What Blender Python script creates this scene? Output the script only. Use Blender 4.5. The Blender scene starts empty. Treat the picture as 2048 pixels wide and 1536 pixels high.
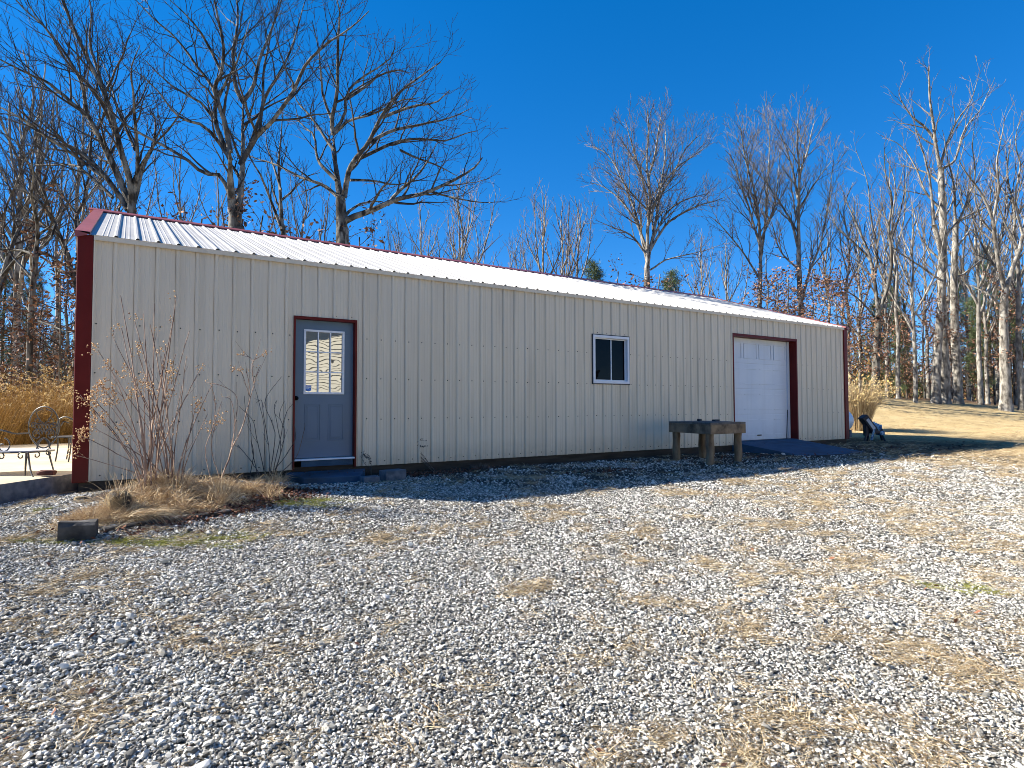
import bpy, math, random
import numpy as np
from mathutils import Vector, Matrix
random.seed(7); RNG = np.random.default_rng(11)
SC = bpy.context.scene
COL = SC.collection
# ------------------------------------------------------------------ camera, sky, sun, exposure
# world frame: x runs along the long front wall of the shed (0 = its left end), y goes back, z = 0 at the siding's lower edge
F = 1210.96; YAW = 0.56852; PIT = 0.03628; ROL = -0.00206
CP = np.array([0.358, -9.003, 0.906])
fw = np.array([math.sin(YAW)*math.cos(PIT), math.cos(YAW)*math.cos(PIT), math.sin(PIT)])
rt = np.array([math.cos(YAW), -math.sin(YAW), 0.0]); up = np.cross(rt, fw)
RT = rt*math.cos(ROL)+up*math.sin(ROL); UP = -rt*math.sin(ROL)+up*math.cos(ROL)
cam_d = bpy.data.cameras.new('camera'); cam = bpy.data.objects.new('camera', cam_d); COL.objects.link(cam)
cam_d.sensor_width = 36; cam_d.lens = F/2048*36; cam_d.clip_start = 0.05; cam_d.clip_end = 3000
cam.matrix_world = Matrix(((RT[0], UP[0], -fw[0], CP[0]), (RT[1], UP[1], -fw[1], CP[1]), (RT[2], UP[2], -fw[2], CP[2]), (0, 0, 0, 1)))
SC.camera = cam
SUN = np.array([-4.0, 2.95, 3.24]); SUN /= np.linalg.norm(SUN)
W = bpy.data.worlds.new('World'); SC.world = W; W.use_nodes = True
wn = W.node_tree.nodes; wl = W.node_tree.links; wn.clear()
sky = wn.new('ShaderNodeTexSky'); sky.sky_type = 'NISHITA'; sky.sun_disc = False
sky.sun_elevation = math.asin(SUN[2]); sky.sun_rotation = math.atan2(SUN[0], SUN[1])
sky.altitude = 300; sky.air_density = 0.58; sky.dust_density = 0.0; sky.ozone_density = 4.0
gmn = wn.new('ShaderNodeGamma'); gmn.inputs[1].default_value = 0.7
hs = wn.new('ShaderNodeHueSaturation'); hs.inputs['Saturation'].default_value = 1.55; hs.inputs['Hue'].default_value = 0.507
bg = wn.new('ShaderNodeBackground'); bg.inputs[1].default_value = 0.108
wo = wn.new('ShaderNodeOutputWorld')
wl.new(sky.outputs[0], gmn.inputs[0]); wl.new(gmn.outputs[0], hs.inputs['Color']); wl.new(hs.outputs[0], bg.inputs[0]); wl.new(bg.outputs[0], wo.inputs[0])
sd = bpy.data.lights.new('sun', 'SUN'); sd.energy = 4.2; sd.angle = math.radians(0.5); sd.color = (1.0, 0.93, 0.82)
so = bpy.data.objects.new('sun', sd); COL.objects.link(so)
so.rotation_euler = Vector(SUN).to_track_quat('Z', 'Y').to_euler(); so.location = (-30, 22, 40)
SC.view_settings.view_transform = 'Standard'; SC.view_settings.look = 'None'
SC.view_settings.exposure = 1.76; SC.view_settings.gamma = 1.0
SC.cycles.pixel_filter_type = 'BLACKMAN_HARRIS'; SC.cycles.filter_width = 0.9; SC.cycles.max_bounces = 6; SC.cycles.transparent_max_bounces = 8

# ------------------------------------------------------------------ helpers
def hashn(ix, iy, s):
    h = (ix*374761393 + iy*668265263 + s*1442695041) & 0x7fffffff
    h = ((h ^ (h >> 13))*1274126177) & 0x7fffffff
    return ((h ^ (h >> 16)) & 0xffff)/65535.0
def vnoise(x, y, sc, s=0):
    x = np.asarray(x, float)/sc + 1000.0; y = np.asarray(y, float)/sc + 1000.0
    ix = np.floor(x).astype(np.int64); iy = np.floor(y).astype(np.int64); fx = x-ix; fy = y-iy
    fx = fx*fx*(3-2*fx); fy = fy*fy*(3-2*fy)
    a = hashn(ix, iy, s); b = hashn(ix+1, iy, s); c = hashn(ix, iy+1, s); d = hashn(ix+1, iy+1, s)
    return (a*(1-fx)+b*fx)*(1-fy)+(c*(1-fx)+d*fx)*fy
def fbm(x, y, sc, s=0, o=3):
    t = 0; w = 0
    for k in range(o):
        t = t+vnoise(x, y, sc/2**k, s+k*17)*0.55**k; w += 0.55**k
    return t/w
def sstep(a, b, x):
    t = np.clip((np.asarray(x, float)-a)/(b-a), 0, 1); return t*t*(3-2*t)
def g(x, y):
    """height of the ground"""
    x = np.asarray(x, float); y = np.asarray(y, float)
    z = -0.14 - 0.07*np.maximum(0, -2-y)*sstep(30, 8, x)*1.0
    z = np.where(y < -14, -0.14-0.07*12*sstep(30, 8, x), z)
    D = (x-CP[0])*0.538+(y-CP[1])*0.842
    A = np.clip(0.78+0.15*(y-4), 0.35, 1.45)
    z = z + A*sstep(17, 34, D)*sstep(10, 24, x+0*y)
    z = z - 0.075*np.clip(D-36, 0, 90)*sstep(34, 50, D)
    z = z + 0.20*np.exp(-(((x-0.95)/0.85)**2+((y+1.0)/0.75)**2))       # the planting bed
    z = z + 0.10*np.exp(-(((x-0.2)/0.5)**2+((y+2.0)/0.55)**2))
    z = z + (fbm(x, y, 1.7, 5)-0.5)*0.05*sstep(-0.5, -2.0, y) + (fbm(x, y, 6, 9)-0.5)*0.10*sstep(18, 24, x)
    return z
def at(u, v, D):
    """photo pixel (2048 x 1536) at forward distance D metres -> world point"""
    return CP+(fw+RT*(u-1024)/F-UP*(v-768)/F)*D
def gp(u, v, z0=None):
    d = fw+RT*(u-1024)/F-UP*(v-768)/F; z = -0.2 if z0 is None else z0
    for _ in range(25):
        P = CP+d*((z-CP[2])/d[2])
        if z0 is not None: break
        z = 0.5*z+0.5*float(g(P[0], P[1]))
    return P
def tag(o, label=None, cat=None, group=None, kind=None):
    if label: o['label'] = label
    if cat: o['category'] = cat
    if group: o['group'] = group
    if kind: o['kind'] = kind
    return o
def empty(name, loc=(0, 0, 0), rz=0.0):
    o = bpy.data.objects.new(name, None); COL.objects.link(o); o.location = loc; o.rotation_euler = (0, 0, rz)
    o.empty_display_size = 0.2
    return o
class MB:
    def __init__(s): s.v = []; s.f = []; s.m = []; s.n = 0; s.fl = []
    def add(s, V, Fc, m=0):
        V = np.asarray(V, float).reshape(-1, 3); Fc = np.asarray(Fc, np.int64)
        s.v.append(V); s.fl.append((Fc+s.n, m)); s.n += len(V)
    def box(s, x0, x1, y0, y1, z0, z1, m=0):
        V = [(x, y, z) for z in (z0, z1) for y in (y0, y1) for x in (x0, x1)]
        s.add(V, [(0, 2, 3, 1), (4, 5, 7, 6), (0, 1, 5, 4), (2, 6, 7, 3), (0, 4, 6, 2), (1, 3, 7, 5)], m)
    def obox(s, c, ax, ay, az, m=0):
        c, ax, ay, az = map(np.array, (c, ax, ay, az))
        V = [c+sx*ax+sy*ay+sz*az for sz in (-1, 1) for sy in (-1, 1) for sx in (-1, 1)]
        s.add(V, [(0, 2, 3, 1), (4, 5, 7, 6), (0, 1, 5, 4), (2, 6, 7, 3), (0, 4, 6, 2), (1, 3, 7, 5)], m)
    def tube(s, P, R, k=6, m=0, cap=True):
        P = np.asarray(P, float); n = len(P); R = np.broadcast_to(np.asarray(R, float), (n,))
        T = np.gradient(P, axis=0); T /= np.linalg.norm(T, axis=1)[:, None]+1e-9
        ref = np.array([0.0, 0.0, 1.0]) if abs(T[:, 2]).mean() < 0.75 else np.array([1.0, 0.0, 0.0])
        A = np.cross(T, ref); A /= np.linalg.norm(A, axis=1)[:, None]+1e-9
        Bn = np.cross(T, A); a = np.arange(k)*2*math.pi/k
        V = P[:, None]+R[:, None, None]*(np.cos(a)[None, :, None]*A[:, None]+np.sin(a)[None, :, None]*Bn[:, None])
        i = (np.arange(n-1)*k)[:, None]; j = np.arange(k)[None]; j2 = (j+1) % k
        Q = np.stack([i+j, i+j2, i+k+j2, i+k+j], -1).reshape(-1, 4)
        s.add(V.reshape(-1, 3), Q, m)
        if cap and k > 3:
            s.fl.append((np.array([list(range(s.n-n*k, s.n-n*k+k))]), m)); s.fl.append((np.array([list(range(s.n-k, s.n))[::-1]]), m))
    def quads(s, C, A, Bv, m=0):
        """flat leaves: centre C, half axes A, Bv"""
        V = np.stack([C-A, C+Bv, C+A, C-Bv], 1).reshape(-1, 3)
        s.add(V, np.arange(len(C)*4).reshape(-1, 4), m)
    def build(s, name, mats, parent=None, smooth=False, link=True):
        me = bpy.data.meshes.new(name)
        V = np.concatenate(s.v); me.vertices.add(len(V)); me.vertices.foreach_set('co', V.ravel())
        L = np.concatenate([f.ravel() for f, m in s.fl]); tot = np.concatenate([np.full(len(f), f.shape[1]) for f, m in s.fl])
        mi = np.concatenate([np.full(len(f), m) for f, m in s.fl])
        me.loops.add(len(L)); me.loops.foreach_set('vertex_index', L.astype(np.int32))
        me.polygons.add(len(tot)); me.polygons.foreach_set('loop_start', np.concatenate([[0], np.cumsum(tot)[:-1]]).astype(np.int32))
        me.polygons.foreach_set('loop_total', tot.astype(np.int32)); me.polygons.foreach_set('material_index', mi.astype(np.int32))
        me.polygons.foreach_set('use_smooth', np.full(len(tot), bool(smooth)))
        for mt in (mats if isinstance(mats, (list, tuple)) else [mats]): me.materials.append(mt)
        me.update(calc_edges=True); me.validate()
        o = bpy.data.objects.new(name, me)
        if link: COL.objects.link(o)
        if parent:
            o.parent = parent
            o.location = [-c for c in parent.location] if parent.rotation_euler.z == 0 and parent.parent is None else (0, 0, 0)
            if parent.type == 'MESH': o.location = (0, 0, 0)
        return o
def bevel(o, w=0.005, seg=2):
    md = o.modifiers.new('bevel', 'BEVEL'); md.width = w; md.segments = seg; md.limit_method = 'ANGLE'; return o
def crv(pts, n=16):
    """smooth curve through points (Catmull-Rom)"""
    P = np.asarray(pts, float)
    if len(P) < 3: return P[0]+(P[-1]-P[0])*np.linspace(0, 1, n)[:, None]
    Q = np.vstack([2*P[0]-P[1], P, 2*P[-1]-P[-2]]); t = np.linspace(0, len(P)-1-1e-6, n); i = t.astype(int); f = (t-i)[:, None]
    a, b, c, d = Q[i], Q[i+1], Q[i+2], Q[i+3]
    return 0.5*((2*b)+(-a+c)*f+(2*a-5*b+4*c-d)*f*f+(-a+3*b-3*c+d)*f**3)

def mat(name, c1, c2=None, rough=0.8, scale=5.0, det=4, bump=0.0, bscale=None, spec=0.3, metal=0.0, coord='Object', stretch=None, c3=None, coat=0.0, w3=0.6, contrast=(0.35, 0.65), rnd=None):
    m = bpy.data.materials.new(name); m.use_nodes = True; nt = m.node_tree; N = nt.nodes; Lk = nt.links
    b = N['Principled BSDF']; b.inputs['Roughness'].default_value = rough; b.inputs['Metallic'].default_value = metal
    b.inputs['Specular IOR Level'].default_value = spec; b.inputs['Coat Weight'].default_value = coat
    tc = N.new('ShaderNodeTexCoord'); src = tc.outputs[coord]
    if stretch:
        mp = N.new('ShaderNodeMapping'); mp.inputs['Scale'].default_value = stretch; Lk.new(src, mp.inputs[0]); src = mp.outputs[0]
    colo = None
    if c2 is not None:
        no = N.new('ShaderNodeTexNoise'); no.inputs['Scale'].default_value = scale; no.inputs['Detail'].default_value = det; Lk.new(src, no.inputs['Vector'])
        cr = N.new('ShaderNodeValToRGB'); cr.color_ramp.elements[0].position = contrast[0]; cr.color_ramp.elements[1].position = contrast[1]
        cr.color_ramp.elements[0].color = (*c1, 1); cr.color_ramp.elements[1].color = (*c2, 1); Lk.new(no.outputs[0], cr.inputs[0]); colo = cr.outputs[0]
        if c3 is not None:
            n2 = N.new('ShaderNodeTexNoise'); n2.inputs['Scale'].default_value = scale*0.23; n2.inputs['Detail'].default_value = 3; Lk.new(src, n2.inputs['Vector'])
            r2 = N.new('ShaderNodeValToRGB'); r2.color_ramp.elements[0].position = w3-0.08; r2.color_ramp.elements[1].position = w3+0.08; Lk.new(n2.outputs[0], r2.inputs[0])
            mx = N.new('ShaderNodeMixRGB'); Lk.new(r2.outputs[0], mx.inputs[0]); Lk.new(colo, mx.inputs[1]); mx.inputs[2].default_value = (*c3, 1); colo = mx.outputs[0]
    if rnd:   # brightness varies from one instance / island to the next
        gi = N.new('ShaderNodeNewGeometry') if rnd == 'island' else N.new('ShaderNodeObjectInfo')
        so_ = gi.outputs['Random Per Island'] if rnd == 'island' else gi.outputs['Random']
        cr = N.new('ShaderNodeValToRGB'); cr.color_ramp.elements[0].color = (*c1, 1); cr.color_ramp.elements[1].color = (*(c2 or c1), 1)
        if c3 is not None:
            e = cr.color_ramp.elements.new(0.5); e.color = (*c3, 1)
        Lk.new(so_, cr.inputs[0])
        if rnd == 'island' or c2 is not None:
            colo = cr.outputs[0]
    if colo is not None: Lk.new(colo, b.inputs['Base Color'])
    else: b.inputs['Base Color'].default_value = (*c1, 1)
    if bump:
        nb = N.new('ShaderNodeTexNoise'); nb.inputs['Scale'].default_value = bscale or scale*3; nb.inputs['Detail'].default_value = 5; Lk.new(src, nb.inputs['Vector'])
        bp = N.new('ShaderNodeBump'); bp.inputs['Strength'].default_value = bump; bp.inputs['Distance'].default_value = 0.02
        Lk.new(nb.outputs[0], bp.inputs['Height']); Lk.new(bp.outputs[0], b.inputs['Normal'])
    return m
def gcol(r, g_, b): return tuple(((c/255)/12.92 if c/255 <= 0.04045 else ((c/255+0.055)/1.055)**2.4) for c in (r, g_, b))

M = {}
M['siding'] = mat('siding_paint', (0.70, 0.605, 0.46), (0.75, 0.655, 0.505), rough=0.5, scale=1.6, stretch=(1, 1, 0.25), spec=0.25, bump=0.015, bscale=6)
M['roof'] = mat('roof_paint', (0.42, 0.41, 0.385), (0.50, 0.49, 0.465), rough=0.5, scale=2.0, stretch=(1, 0.4, 1), spec=0.3, bump=0.04, bscale=9)
M['red'] = mat('red_trim_paint', (0.11, 0.008, 0.006), (0.14, 0.012, 0.009), rough=0.5, scale=3, spec=0.18)
M['red_cap'] = mat('red_cap_paint', (0.25, 0.06, 0.05), (0.32, 0.08, 0.07), rough=0.4, scale=3, spec=0.5)
M['skirt'] = mat('treated_board', (0.035, 0.027, 0.02), (0.07, 0.055, 0.04), rough=0.95, scale=4, stretch=(0.4, 1, 3), bump=0.4)
M['door'] = mat('blue_door_paint', (0.085, 0.145, 0.215), (0.10, 0.165, 0.24), rough=0.42, scale=1.5, spec=0.4)
M['white'] = mat('white_paint', (0.72, 0.74, 0.77), (0.80, 0.81, 0.82), rough=0.45, scale=3)
M['garage'] = mat('garage_white', (0.60, 0.65, 0.72), (0.68, 0.72, 0.77), rough=0.4, scale=1.2, spec=0.4)
M['seal'] = mat('dark_rubber', (0.02, 0.03, 0.045), rough=0.7)
M['blackm'] = mat('wrought_iron', (0.028, 0.027, 0.026), (0.05, 0.048, 0.045), rough=0.45, scale=30, spec=0.5)
M['seat'] = mat('pale_seat', (0.45, 0.47, 0.52), (0.6, 0.62, 0.66), rough=0.35, scale=10)
M['knob'] = mat('dark_knob', (0.02, 0.02, 0.022), rough=0.25, metal=0.8)
M['screw'] = mat('screw_heads', (0.03, 0.03, 0.032), rough=0.5)
M['blue_conc'] = mat('blue_painted_concrete', (0.038, 0.08, 0.135), (0.055, 0.105, 0.165), rough=0.75, scale=5, det=8, bump=0.35, bscale=60, c3=(0.045, 0.06, 0.075), w3=0.60, spec=0.15)
M['block'] = mat('grey_block', (0.08, 0.095, 0.115), (0.15, 0.165, 0.19), rough=0.9, scale=12, bump=0.3)
M['patio'] = mat('patio_concrete', (0.40, 0.34, 0.24), (0.50, 0.43, 0.31), rough=0.9, scale=2.0, bump=0.12, bscale=40)
M['wood'] = mat('weathered_wood', (0.07, 0.055, 0.04), (0.24, 0.18, 0.12), rough=0.9, scale=6, stretch=(1, 1, 1), bump=0.35, c3=(0.33, 0.23, 0.14), w3=0.58)
M['woodtop'] = mat('weathered_top', (0.08, 0.075, 0.07), (0.16, 0.15, 0.14), rough=0.9, scale=8, bump=0.3)
M['post'] = mat('round_post_wood', (0.10, 0.07, 0.045), (0.26, 0.20, 0.13), rough=0.95, scale=10, stretch=(1, 1, 0.25), bump=0.5)
M['log'] = mat('old_timber', (0.010, 0.009, 0.008), (0.10, 0.095, 0.09), rough=0.95, scale=7, bump=0.6, contrast=(0.3, 0.75))
M['rock'] = mat('field_stone', (0.05, 0.04, 0.03), (0.34, 0.26, 0.14), rough=0.95, scale=9, det=8, bump=1.0, bscale=22, contrast=(0.4, 0.62))
M['redrock'] = mat('red_stone', (0.05, 0.02, 0.015), (0.13, 0.05, 0.04), rough=0.95, scale=10, bump=0.6)
M['stone'] = mat('gravel_stone', (0.07, 0.068, 0.063), (0.77, 0.75, 0.69), rough=0.9, rnd='object', c3=(0.34, 0.33, 0.295), spec=0.15)
M['straw'] = mat('dry_straw', (0.14, 0.09, 0.045), (0.66, 0.56, 0.37), rough=0.85, rnd='island', c3=(0.36, 0.265, 0.145))
M['moss'] = mat('green_weed', (0.12, 0.14, 0.02), (0.34, 0.33, 0.05), rough=0.85, rnd='island')
M['mound'] = mat('dry_clump', (0.22, 0.14, 0.07), (0.78, 0.64, 0.42), rough=0.85, rnd='island', c3=(0.52, 0.37, 0.20))
M['plume'] = mat('grass_gold', (0.13, 0.07, 0.02), (0.42, 0.27, 0.085), rough=0.8, rnd='island', c3=(0.25, 0.145, 0.045))
M['plume_pale'] = mat('grass_pale', (0.42, 0.30, 0.13), (0.70, 0.56, 0.30), rough=0.8, rnd='island', c3=(0.56, 0.42, 0.2))
M['bark'] = mat('grey_bark', (0.020, 0.018, 0.016), (0.20, 0.19, 0.165), rough=0.95, scale=6, det=8, stretch=(1, 1, 0.45), bump=0.9, bscale=16, contrast=(0.40, 0.58), c3=(0.05, 0.045, 0.04), w3=0.58)
M['bark_pale'] = mat('pale_bark', (0.09, 0.08, 0.068), (0.33, 0.31, 0.27), rough=0.95, scale=6, det=8, stretch=(1, 1, 0.45), bump=0.9, bscale=16, contrast=(0.38, 0.60), c3=(0.09, 0.08, 0.07), w3=0.60)
M['twig'] = mat('twig_bark', (0.025, 0.021, 0.018), (0.085, 0.073, 0.062), rough=0.9, scale=1.5)
M['twig_pale'] = mat('pale_twig_bark', (0.07, 0.06, 0.052), (0.22, 0.195, 0.17), rough=0.9, scale=1.5)
M['twig_light'] = mat('light_twig_bark', (0.16, 0.145, 0.125), (0.40, 0.37, 0.33), rough=0.9, scale=1.5)
M['oakleaf'] = mat('brown_oak_leaf', (0.06, 0.028, 0.02), (0.34, 0.19, 0.11), rough=0.8, rnd='island', c3=(0.15, 0.075, 0.048))
M['needle'] = mat('pine_needles', (0.03, 0.05, 0.022), (0.15, 0.19, 0.07), rough=0.8, rnd='island', c3=(0.08, 0.11, 0.045))
M['pinebark'] = mat('pine_bark', (0.06, 0.045, 0.035), (0.16, 0.12, 0.09), rough=0.95, scale=4, bump=0.5)
M['cane'] = mat('shrub_cane', (0.11, 0.06, 0.045), (0.42, 0.30, 0.22), rough=0.85, scale=6)
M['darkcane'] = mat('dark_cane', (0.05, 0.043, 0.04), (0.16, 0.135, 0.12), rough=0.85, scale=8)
M['pod'] = mat('seed_pod', (0.22, 0.11, 0.05), (0.80, 0.52, 0.27), rough=0.8, rnd='island', c3=(0.50, 0.30, 0.14))
M['litter'] = mat('leaf_litter', (0.045, 0.018, 0.012), (0.26, 0.12, 0.07), rough=0.85, rnd='island', c3=(0.10, 0.04, 0.025))
M['tank'] = mat('tank_white', (0.62, 0.66, 0.72), (0.72, 0.75, 0.80), rough=0.4, scale=2)
M['mblue'] = mat('worn_blue_enamel', (0.02, 0.09, 0.22), (0.30, 0.48, 0.62), rough=0.5, scale=14, contrast=(0.45, 0.6))
M['mdark'] = mat('dark_steel', (0.012, 0.018, 0.03), (0.03, 0.035, 0.05), rough=0.5, scale=10)
M['mlight'] = mat('pale_steel', (0.42, 0.46, 0.52), (0.55, 0.58, 0.62), rough=0.4, scale=8)
M['hsiding'] = mat('cream_lap_siding', (0.62, 0.59, 0.48), (0.66, 0.63, 0.51), rough=0.6, scale=2)
M['hroof'] = mat('dark_shingle', (0.03, 0.03, 0.032), (0.06, 0.06, 0.06), rough=0.9, scale=8)
M['sticker'] = mat('blue_sticker', (0.03, 0.13, 0.45), (0.10, 0.25, 0.6), rough=0.4, scale=40)

def weather(m, tint, zlo, zhi, amt, sc=(7, 7, 0.5), streak=0.25):
    """dirt on a painted sheet: splash low down and faint vertical run marks"""
    nt = m.node_tree; N = nt.nodes; Lk = nt.links; b = N['Principled BSDF']; src = b.inputs['Base Color'].links[0].from_socket
    tc = N.new('ShaderNodeTexCoord'); sp = N.new('ShaderNodeSeparateXYZ'); Lk.new(tc.outputs['Object'], sp.inputs[0])
    mr = N.new('ShaderNodeMapRange'); mr.inputs['From Min'].default_value = zlo; mr.inputs['From Max'].default_value = zhi; mr.inputs['To Min'].default_value = amt; mr.inputs['To Max'].default_value = 0.0; Lk.new(sp.outputs['Z'], mr.inputs['Value'])
    n1 = N.new('ShaderNodeTexNoise'); n1.inputs['Scale'].default_value = 9; n1.inputs['Detail'].default_value = 6; Lk.new(tc.outputs['Object'], n1.inputs['Vector'])
    m1 = N.new('ShaderNodeMath'); m1.operation = 'MULTIPLY'; Lk.new(mr.outputs[0], m1.inputs[0]); Lk.new(n1.outputs[0], m1.inputs[1])
    mp = N.new('ShaderNodeMapping'); mp.inputs['Scale'].default_value = sc; Lk.new(tc.outputs['Object'], mp.inputs[0]); n2 = N.new('ShaderNodeTexNoise'); n2.inputs['Scale'].default_value = 1.0; n2.inputs['Detail'].default_value = 5; Lk.new(mp.outputs[0], n2.inputs['Vector'])
    r2 = N.new('ShaderNodeMapRange'); r2.inputs['From Min'].default_value = 0.52; r2.inputs['From Max'].default_value = 0.75; r2.inputs['To Max'].default_value = streak; Lk.new(n2.outputs[0], r2.inputs['Value'])
    ad = N.new('ShaderNodeMath'); ad.operation = 'ADD'; ad.use_clamp = True; Lk.new(m1.outputs[0], ad.inputs[0]); Lk.new(r2.outputs[0], ad.inputs[1])
    mx = N.new('ShaderNodeMixRGB'); Lk.new(ad.outputs[0], mx.inputs[0]); Lk.new(src, mx.inputs[1]); mx.inputs[2].default_value = (*tint, 1); Lk.new(mx.outputs[0], b.inputs['Base Color'])
weather(M['siding'], (0.36, 0.29, 0.20), 0.0, 0.35, 0.7)
weather(M['garage'], (0.30, 0.29, 0.27), 0.0, 0.5, 0.5, streak=0.12)
weather(M['roof'], (0.25, 0.23, 0.20), -5, -4, 0.0, sc=(5, 0.5, 0.5), streak=0.3)
weather(M['red'], (0.06, 0.02, 0.015), 0, 0.3, 0.5)
def glass(name, base, refl, rough=0.02, wav=0.0, wscale=(1, 1, 1)):
    """window glass over a dark room: dark body with a reflective face, slightly wavy"""
    m = bpy.data.materials.new(name); m.use_nodes = True; nt = m.node_tree; N = nt.nodes; Lk = nt.links; N.clear()
    out = N.new('ShaderNodeOutputMaterial'); d = N.new('ShaderNodeBsdfDiffuse'); d.inputs[0].default_value = (*base, 1)
    gl = N.new('ShaderNodeBsdfGlossy'); gl.inputs['Roughness'].default_value = rough; gl.inputs['Color'].default_value = (1, 1, 1, 1)
    mx = N.new('ShaderNodeMixShader'); mx.inputs[0].default_value = refl
    Lk.new(d.outputs[0], mx.inputs[1]); Lk.new(gl.outputs[0], mx.inputs[2]); Lk.new(mx.outputs[0], out.inputs[0])
    if wav:
        tc = N.new('ShaderNodeTexCoord'); mp = N.new('ShaderNodeMapping'); mp.inputs['Scale'].default_value = wscale
        no = N.new('ShaderNodeTexNoise'); no.inputs['Scale'].default_value = 4.0; no.inputs['Detail'].default_value = 1
        bp = N.new('ShaderNodeBump'); bp.inputs['Strength'].default_value = wav; bp.inputs['Distance'].default_value = 0.01
        Lk.new(tc.outputs['Object'], mp.inputs[0]); Lk.new(mp.outputs[0], no.inputs['Vector']); Lk.new(no.outputs[0], bp.inputs['Height']); Lk.new(bp.outputs[0], gl.inputs['Normal'])
    return m
M['doorglass'] = glass('door_glass', (0.01, 0.01, 0.012), 0.38, 0.0, 0.12)
M['winglass'] = glass('window_glass', (0.003, 0.003, 0.004), 0.010, 0.01, 0.2)

# ------------------------------------------------------------------ ground: one sheet to the horizon
def axis(a, b, st, lo, hi):
    f = list(np.arange(a, b, st)); r = []; x = b; s = st
    while x < hi: r.append(x); s *= 1.16; x += s
    l = []; x = a; s = st
    while x > lo: s *= 1.16; x -= s; l.append(x)
    return np.array(l[::-1]+f+r+[hi])
def lawn_mask(x, y):
    n = fbm(x, y, 2.2, 31)-0.5
    a = sstep(16.2, 18.6, x+n*3+0.25*np.clip(-2.5-y, 0, 5)*-1)       # the lawn right of the shed
    b = sstep(8.5, 10.5, y+n*2)                                      # behind the shed
    c = sstep(-6.5, -7.5, x)*0+sstep(0.9, 1.6, y)*sstep(-0.3, -1.0, x)
    return np.clip(np.maximum(np.maximum(a, b), c), 0, 1)
GR = [(1850,1290,.45,.22),(1960,1350,.5,.2),(1360,1130,.4,.2),(1240,1310,.22,.12),(850,1065,.4,.2),(380,1075,.5,.22),(120,1170,.35,.25),(60,1250,.35,.16),
      (300,1240,.22,.12),(380,1290,.24,.1),(100,1180,.3,.2),(1700,1120,.5,.25),(1500,1150,.6,.25),(1620,1060,.8,.3),(1900,1070,1.0,.4),(1600,1440,.6,.28),(1900,1500,.7,.3),
      (1500,1530,.6,.25),(1300,1480,.3,.2),(560,1060,.5,.25),(740,1075,.4,.2),(1450,990,1.0,.25),(1560,970,1.0,.3),(1720,1020,1.2,.5),(1450,1250,.4,.2),(1620,1260,.3,.16),
      (1230,1060,.4,.2),(300,1100,.4,.15),(50,1080,.3,.2),(1980,1240,.4,.2),(700,1100,.3,.15),(180,1420,.12,.08),(1960,1150,.6,.25),(560,1500,.14,.08),(1050,1180,.25,.12),(250,1010,.4,.25)]
GRW = [(gp(u, v), a, b) for u, v, a, b in GR]
def grass_mask(x, y):
    x = np.asarray(x, float); y = np.asarray(y, float)
    n = fbm(x, y, 0.55, 71, 4); m = sstep(0.54, 0.80, n)*0.28
    D = (x-CP[0])*0.538+(y-CP[1])*0.842; Lt = (x-CP[0])*0.843-(y-CP[1])*0.538
    for P, a, b in GRW:
        dx = (x-P[0])*0.843-(y-P[1])*0.538; dy = (x-P[0])*0.538+(y-P[1])*0.843
        q = (dx/a)**2+(dy/b)**2
        m = np.maximum(m, 0.60*np.exp(-q)*sstep(0.38, 0.66, fbm(x, y, 0.28, 77, 4)+0.05))
    m = np.maximum(m, sstep(10.5, 14.5, x+(fbm(x, y, 2, 3)-0.5)*5)*sstep(0.35, 0.6, fbm(x, y, 0.8, 13))*sstep(-8, -5, y)*0.35)
    m = np.maximum(m, sstep(13.5, 16.5, x+(fbm(x, y, 2, 3)-0.5)*4)*0.9)
    return np.clip(m, 0, 1)
def soil_shade_mask(x, y):      # soil and leaf litter by the wall, spread further to darken the shaded strip
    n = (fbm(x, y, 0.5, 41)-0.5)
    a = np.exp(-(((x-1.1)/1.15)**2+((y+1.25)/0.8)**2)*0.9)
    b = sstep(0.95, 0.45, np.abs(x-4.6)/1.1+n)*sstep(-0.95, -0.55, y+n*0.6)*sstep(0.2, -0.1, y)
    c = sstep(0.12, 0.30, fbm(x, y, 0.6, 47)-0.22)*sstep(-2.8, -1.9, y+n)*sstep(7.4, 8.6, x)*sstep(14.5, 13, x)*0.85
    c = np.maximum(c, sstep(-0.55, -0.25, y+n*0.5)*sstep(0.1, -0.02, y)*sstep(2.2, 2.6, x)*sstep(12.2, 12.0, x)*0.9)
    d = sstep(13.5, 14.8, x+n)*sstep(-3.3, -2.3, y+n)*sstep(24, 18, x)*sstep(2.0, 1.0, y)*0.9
    f_ = sstep(0.36, 0.52, fbm(x, y, 0.7, 63, 4))*sstep(-2.9, -2.0, y+n)*sstep(3.6, 4.6, x)*sstep(17, 15, x)*sstep(0.1, -0.02, y)*0.85  # extra dark soil across the eave's shadow strip, deepening its shade by colour
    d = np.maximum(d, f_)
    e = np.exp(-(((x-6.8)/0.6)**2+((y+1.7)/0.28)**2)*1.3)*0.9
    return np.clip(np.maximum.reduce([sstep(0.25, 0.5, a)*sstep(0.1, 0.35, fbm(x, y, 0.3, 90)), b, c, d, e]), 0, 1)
xs = axis(-5, 30, 0.12, -900, 900); ys = axis(-9.5, 6, 0.12, -900, 900)
X, Y = np.meshgrid(xs, ys); Z = g(X, Y); nx, ny = len(xs), len(ys)
gm = MB(); ii = (np.arange(ny-1)*nx)[:, None]+np.arange(nx-1)[None]
gm.add(np.stack([X, Y, Z], -1).reshape(-1, 3), np.stack([ii, ii+1, ii+1+nx, ii+nx], -1).reshape(-1, 4))
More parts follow.
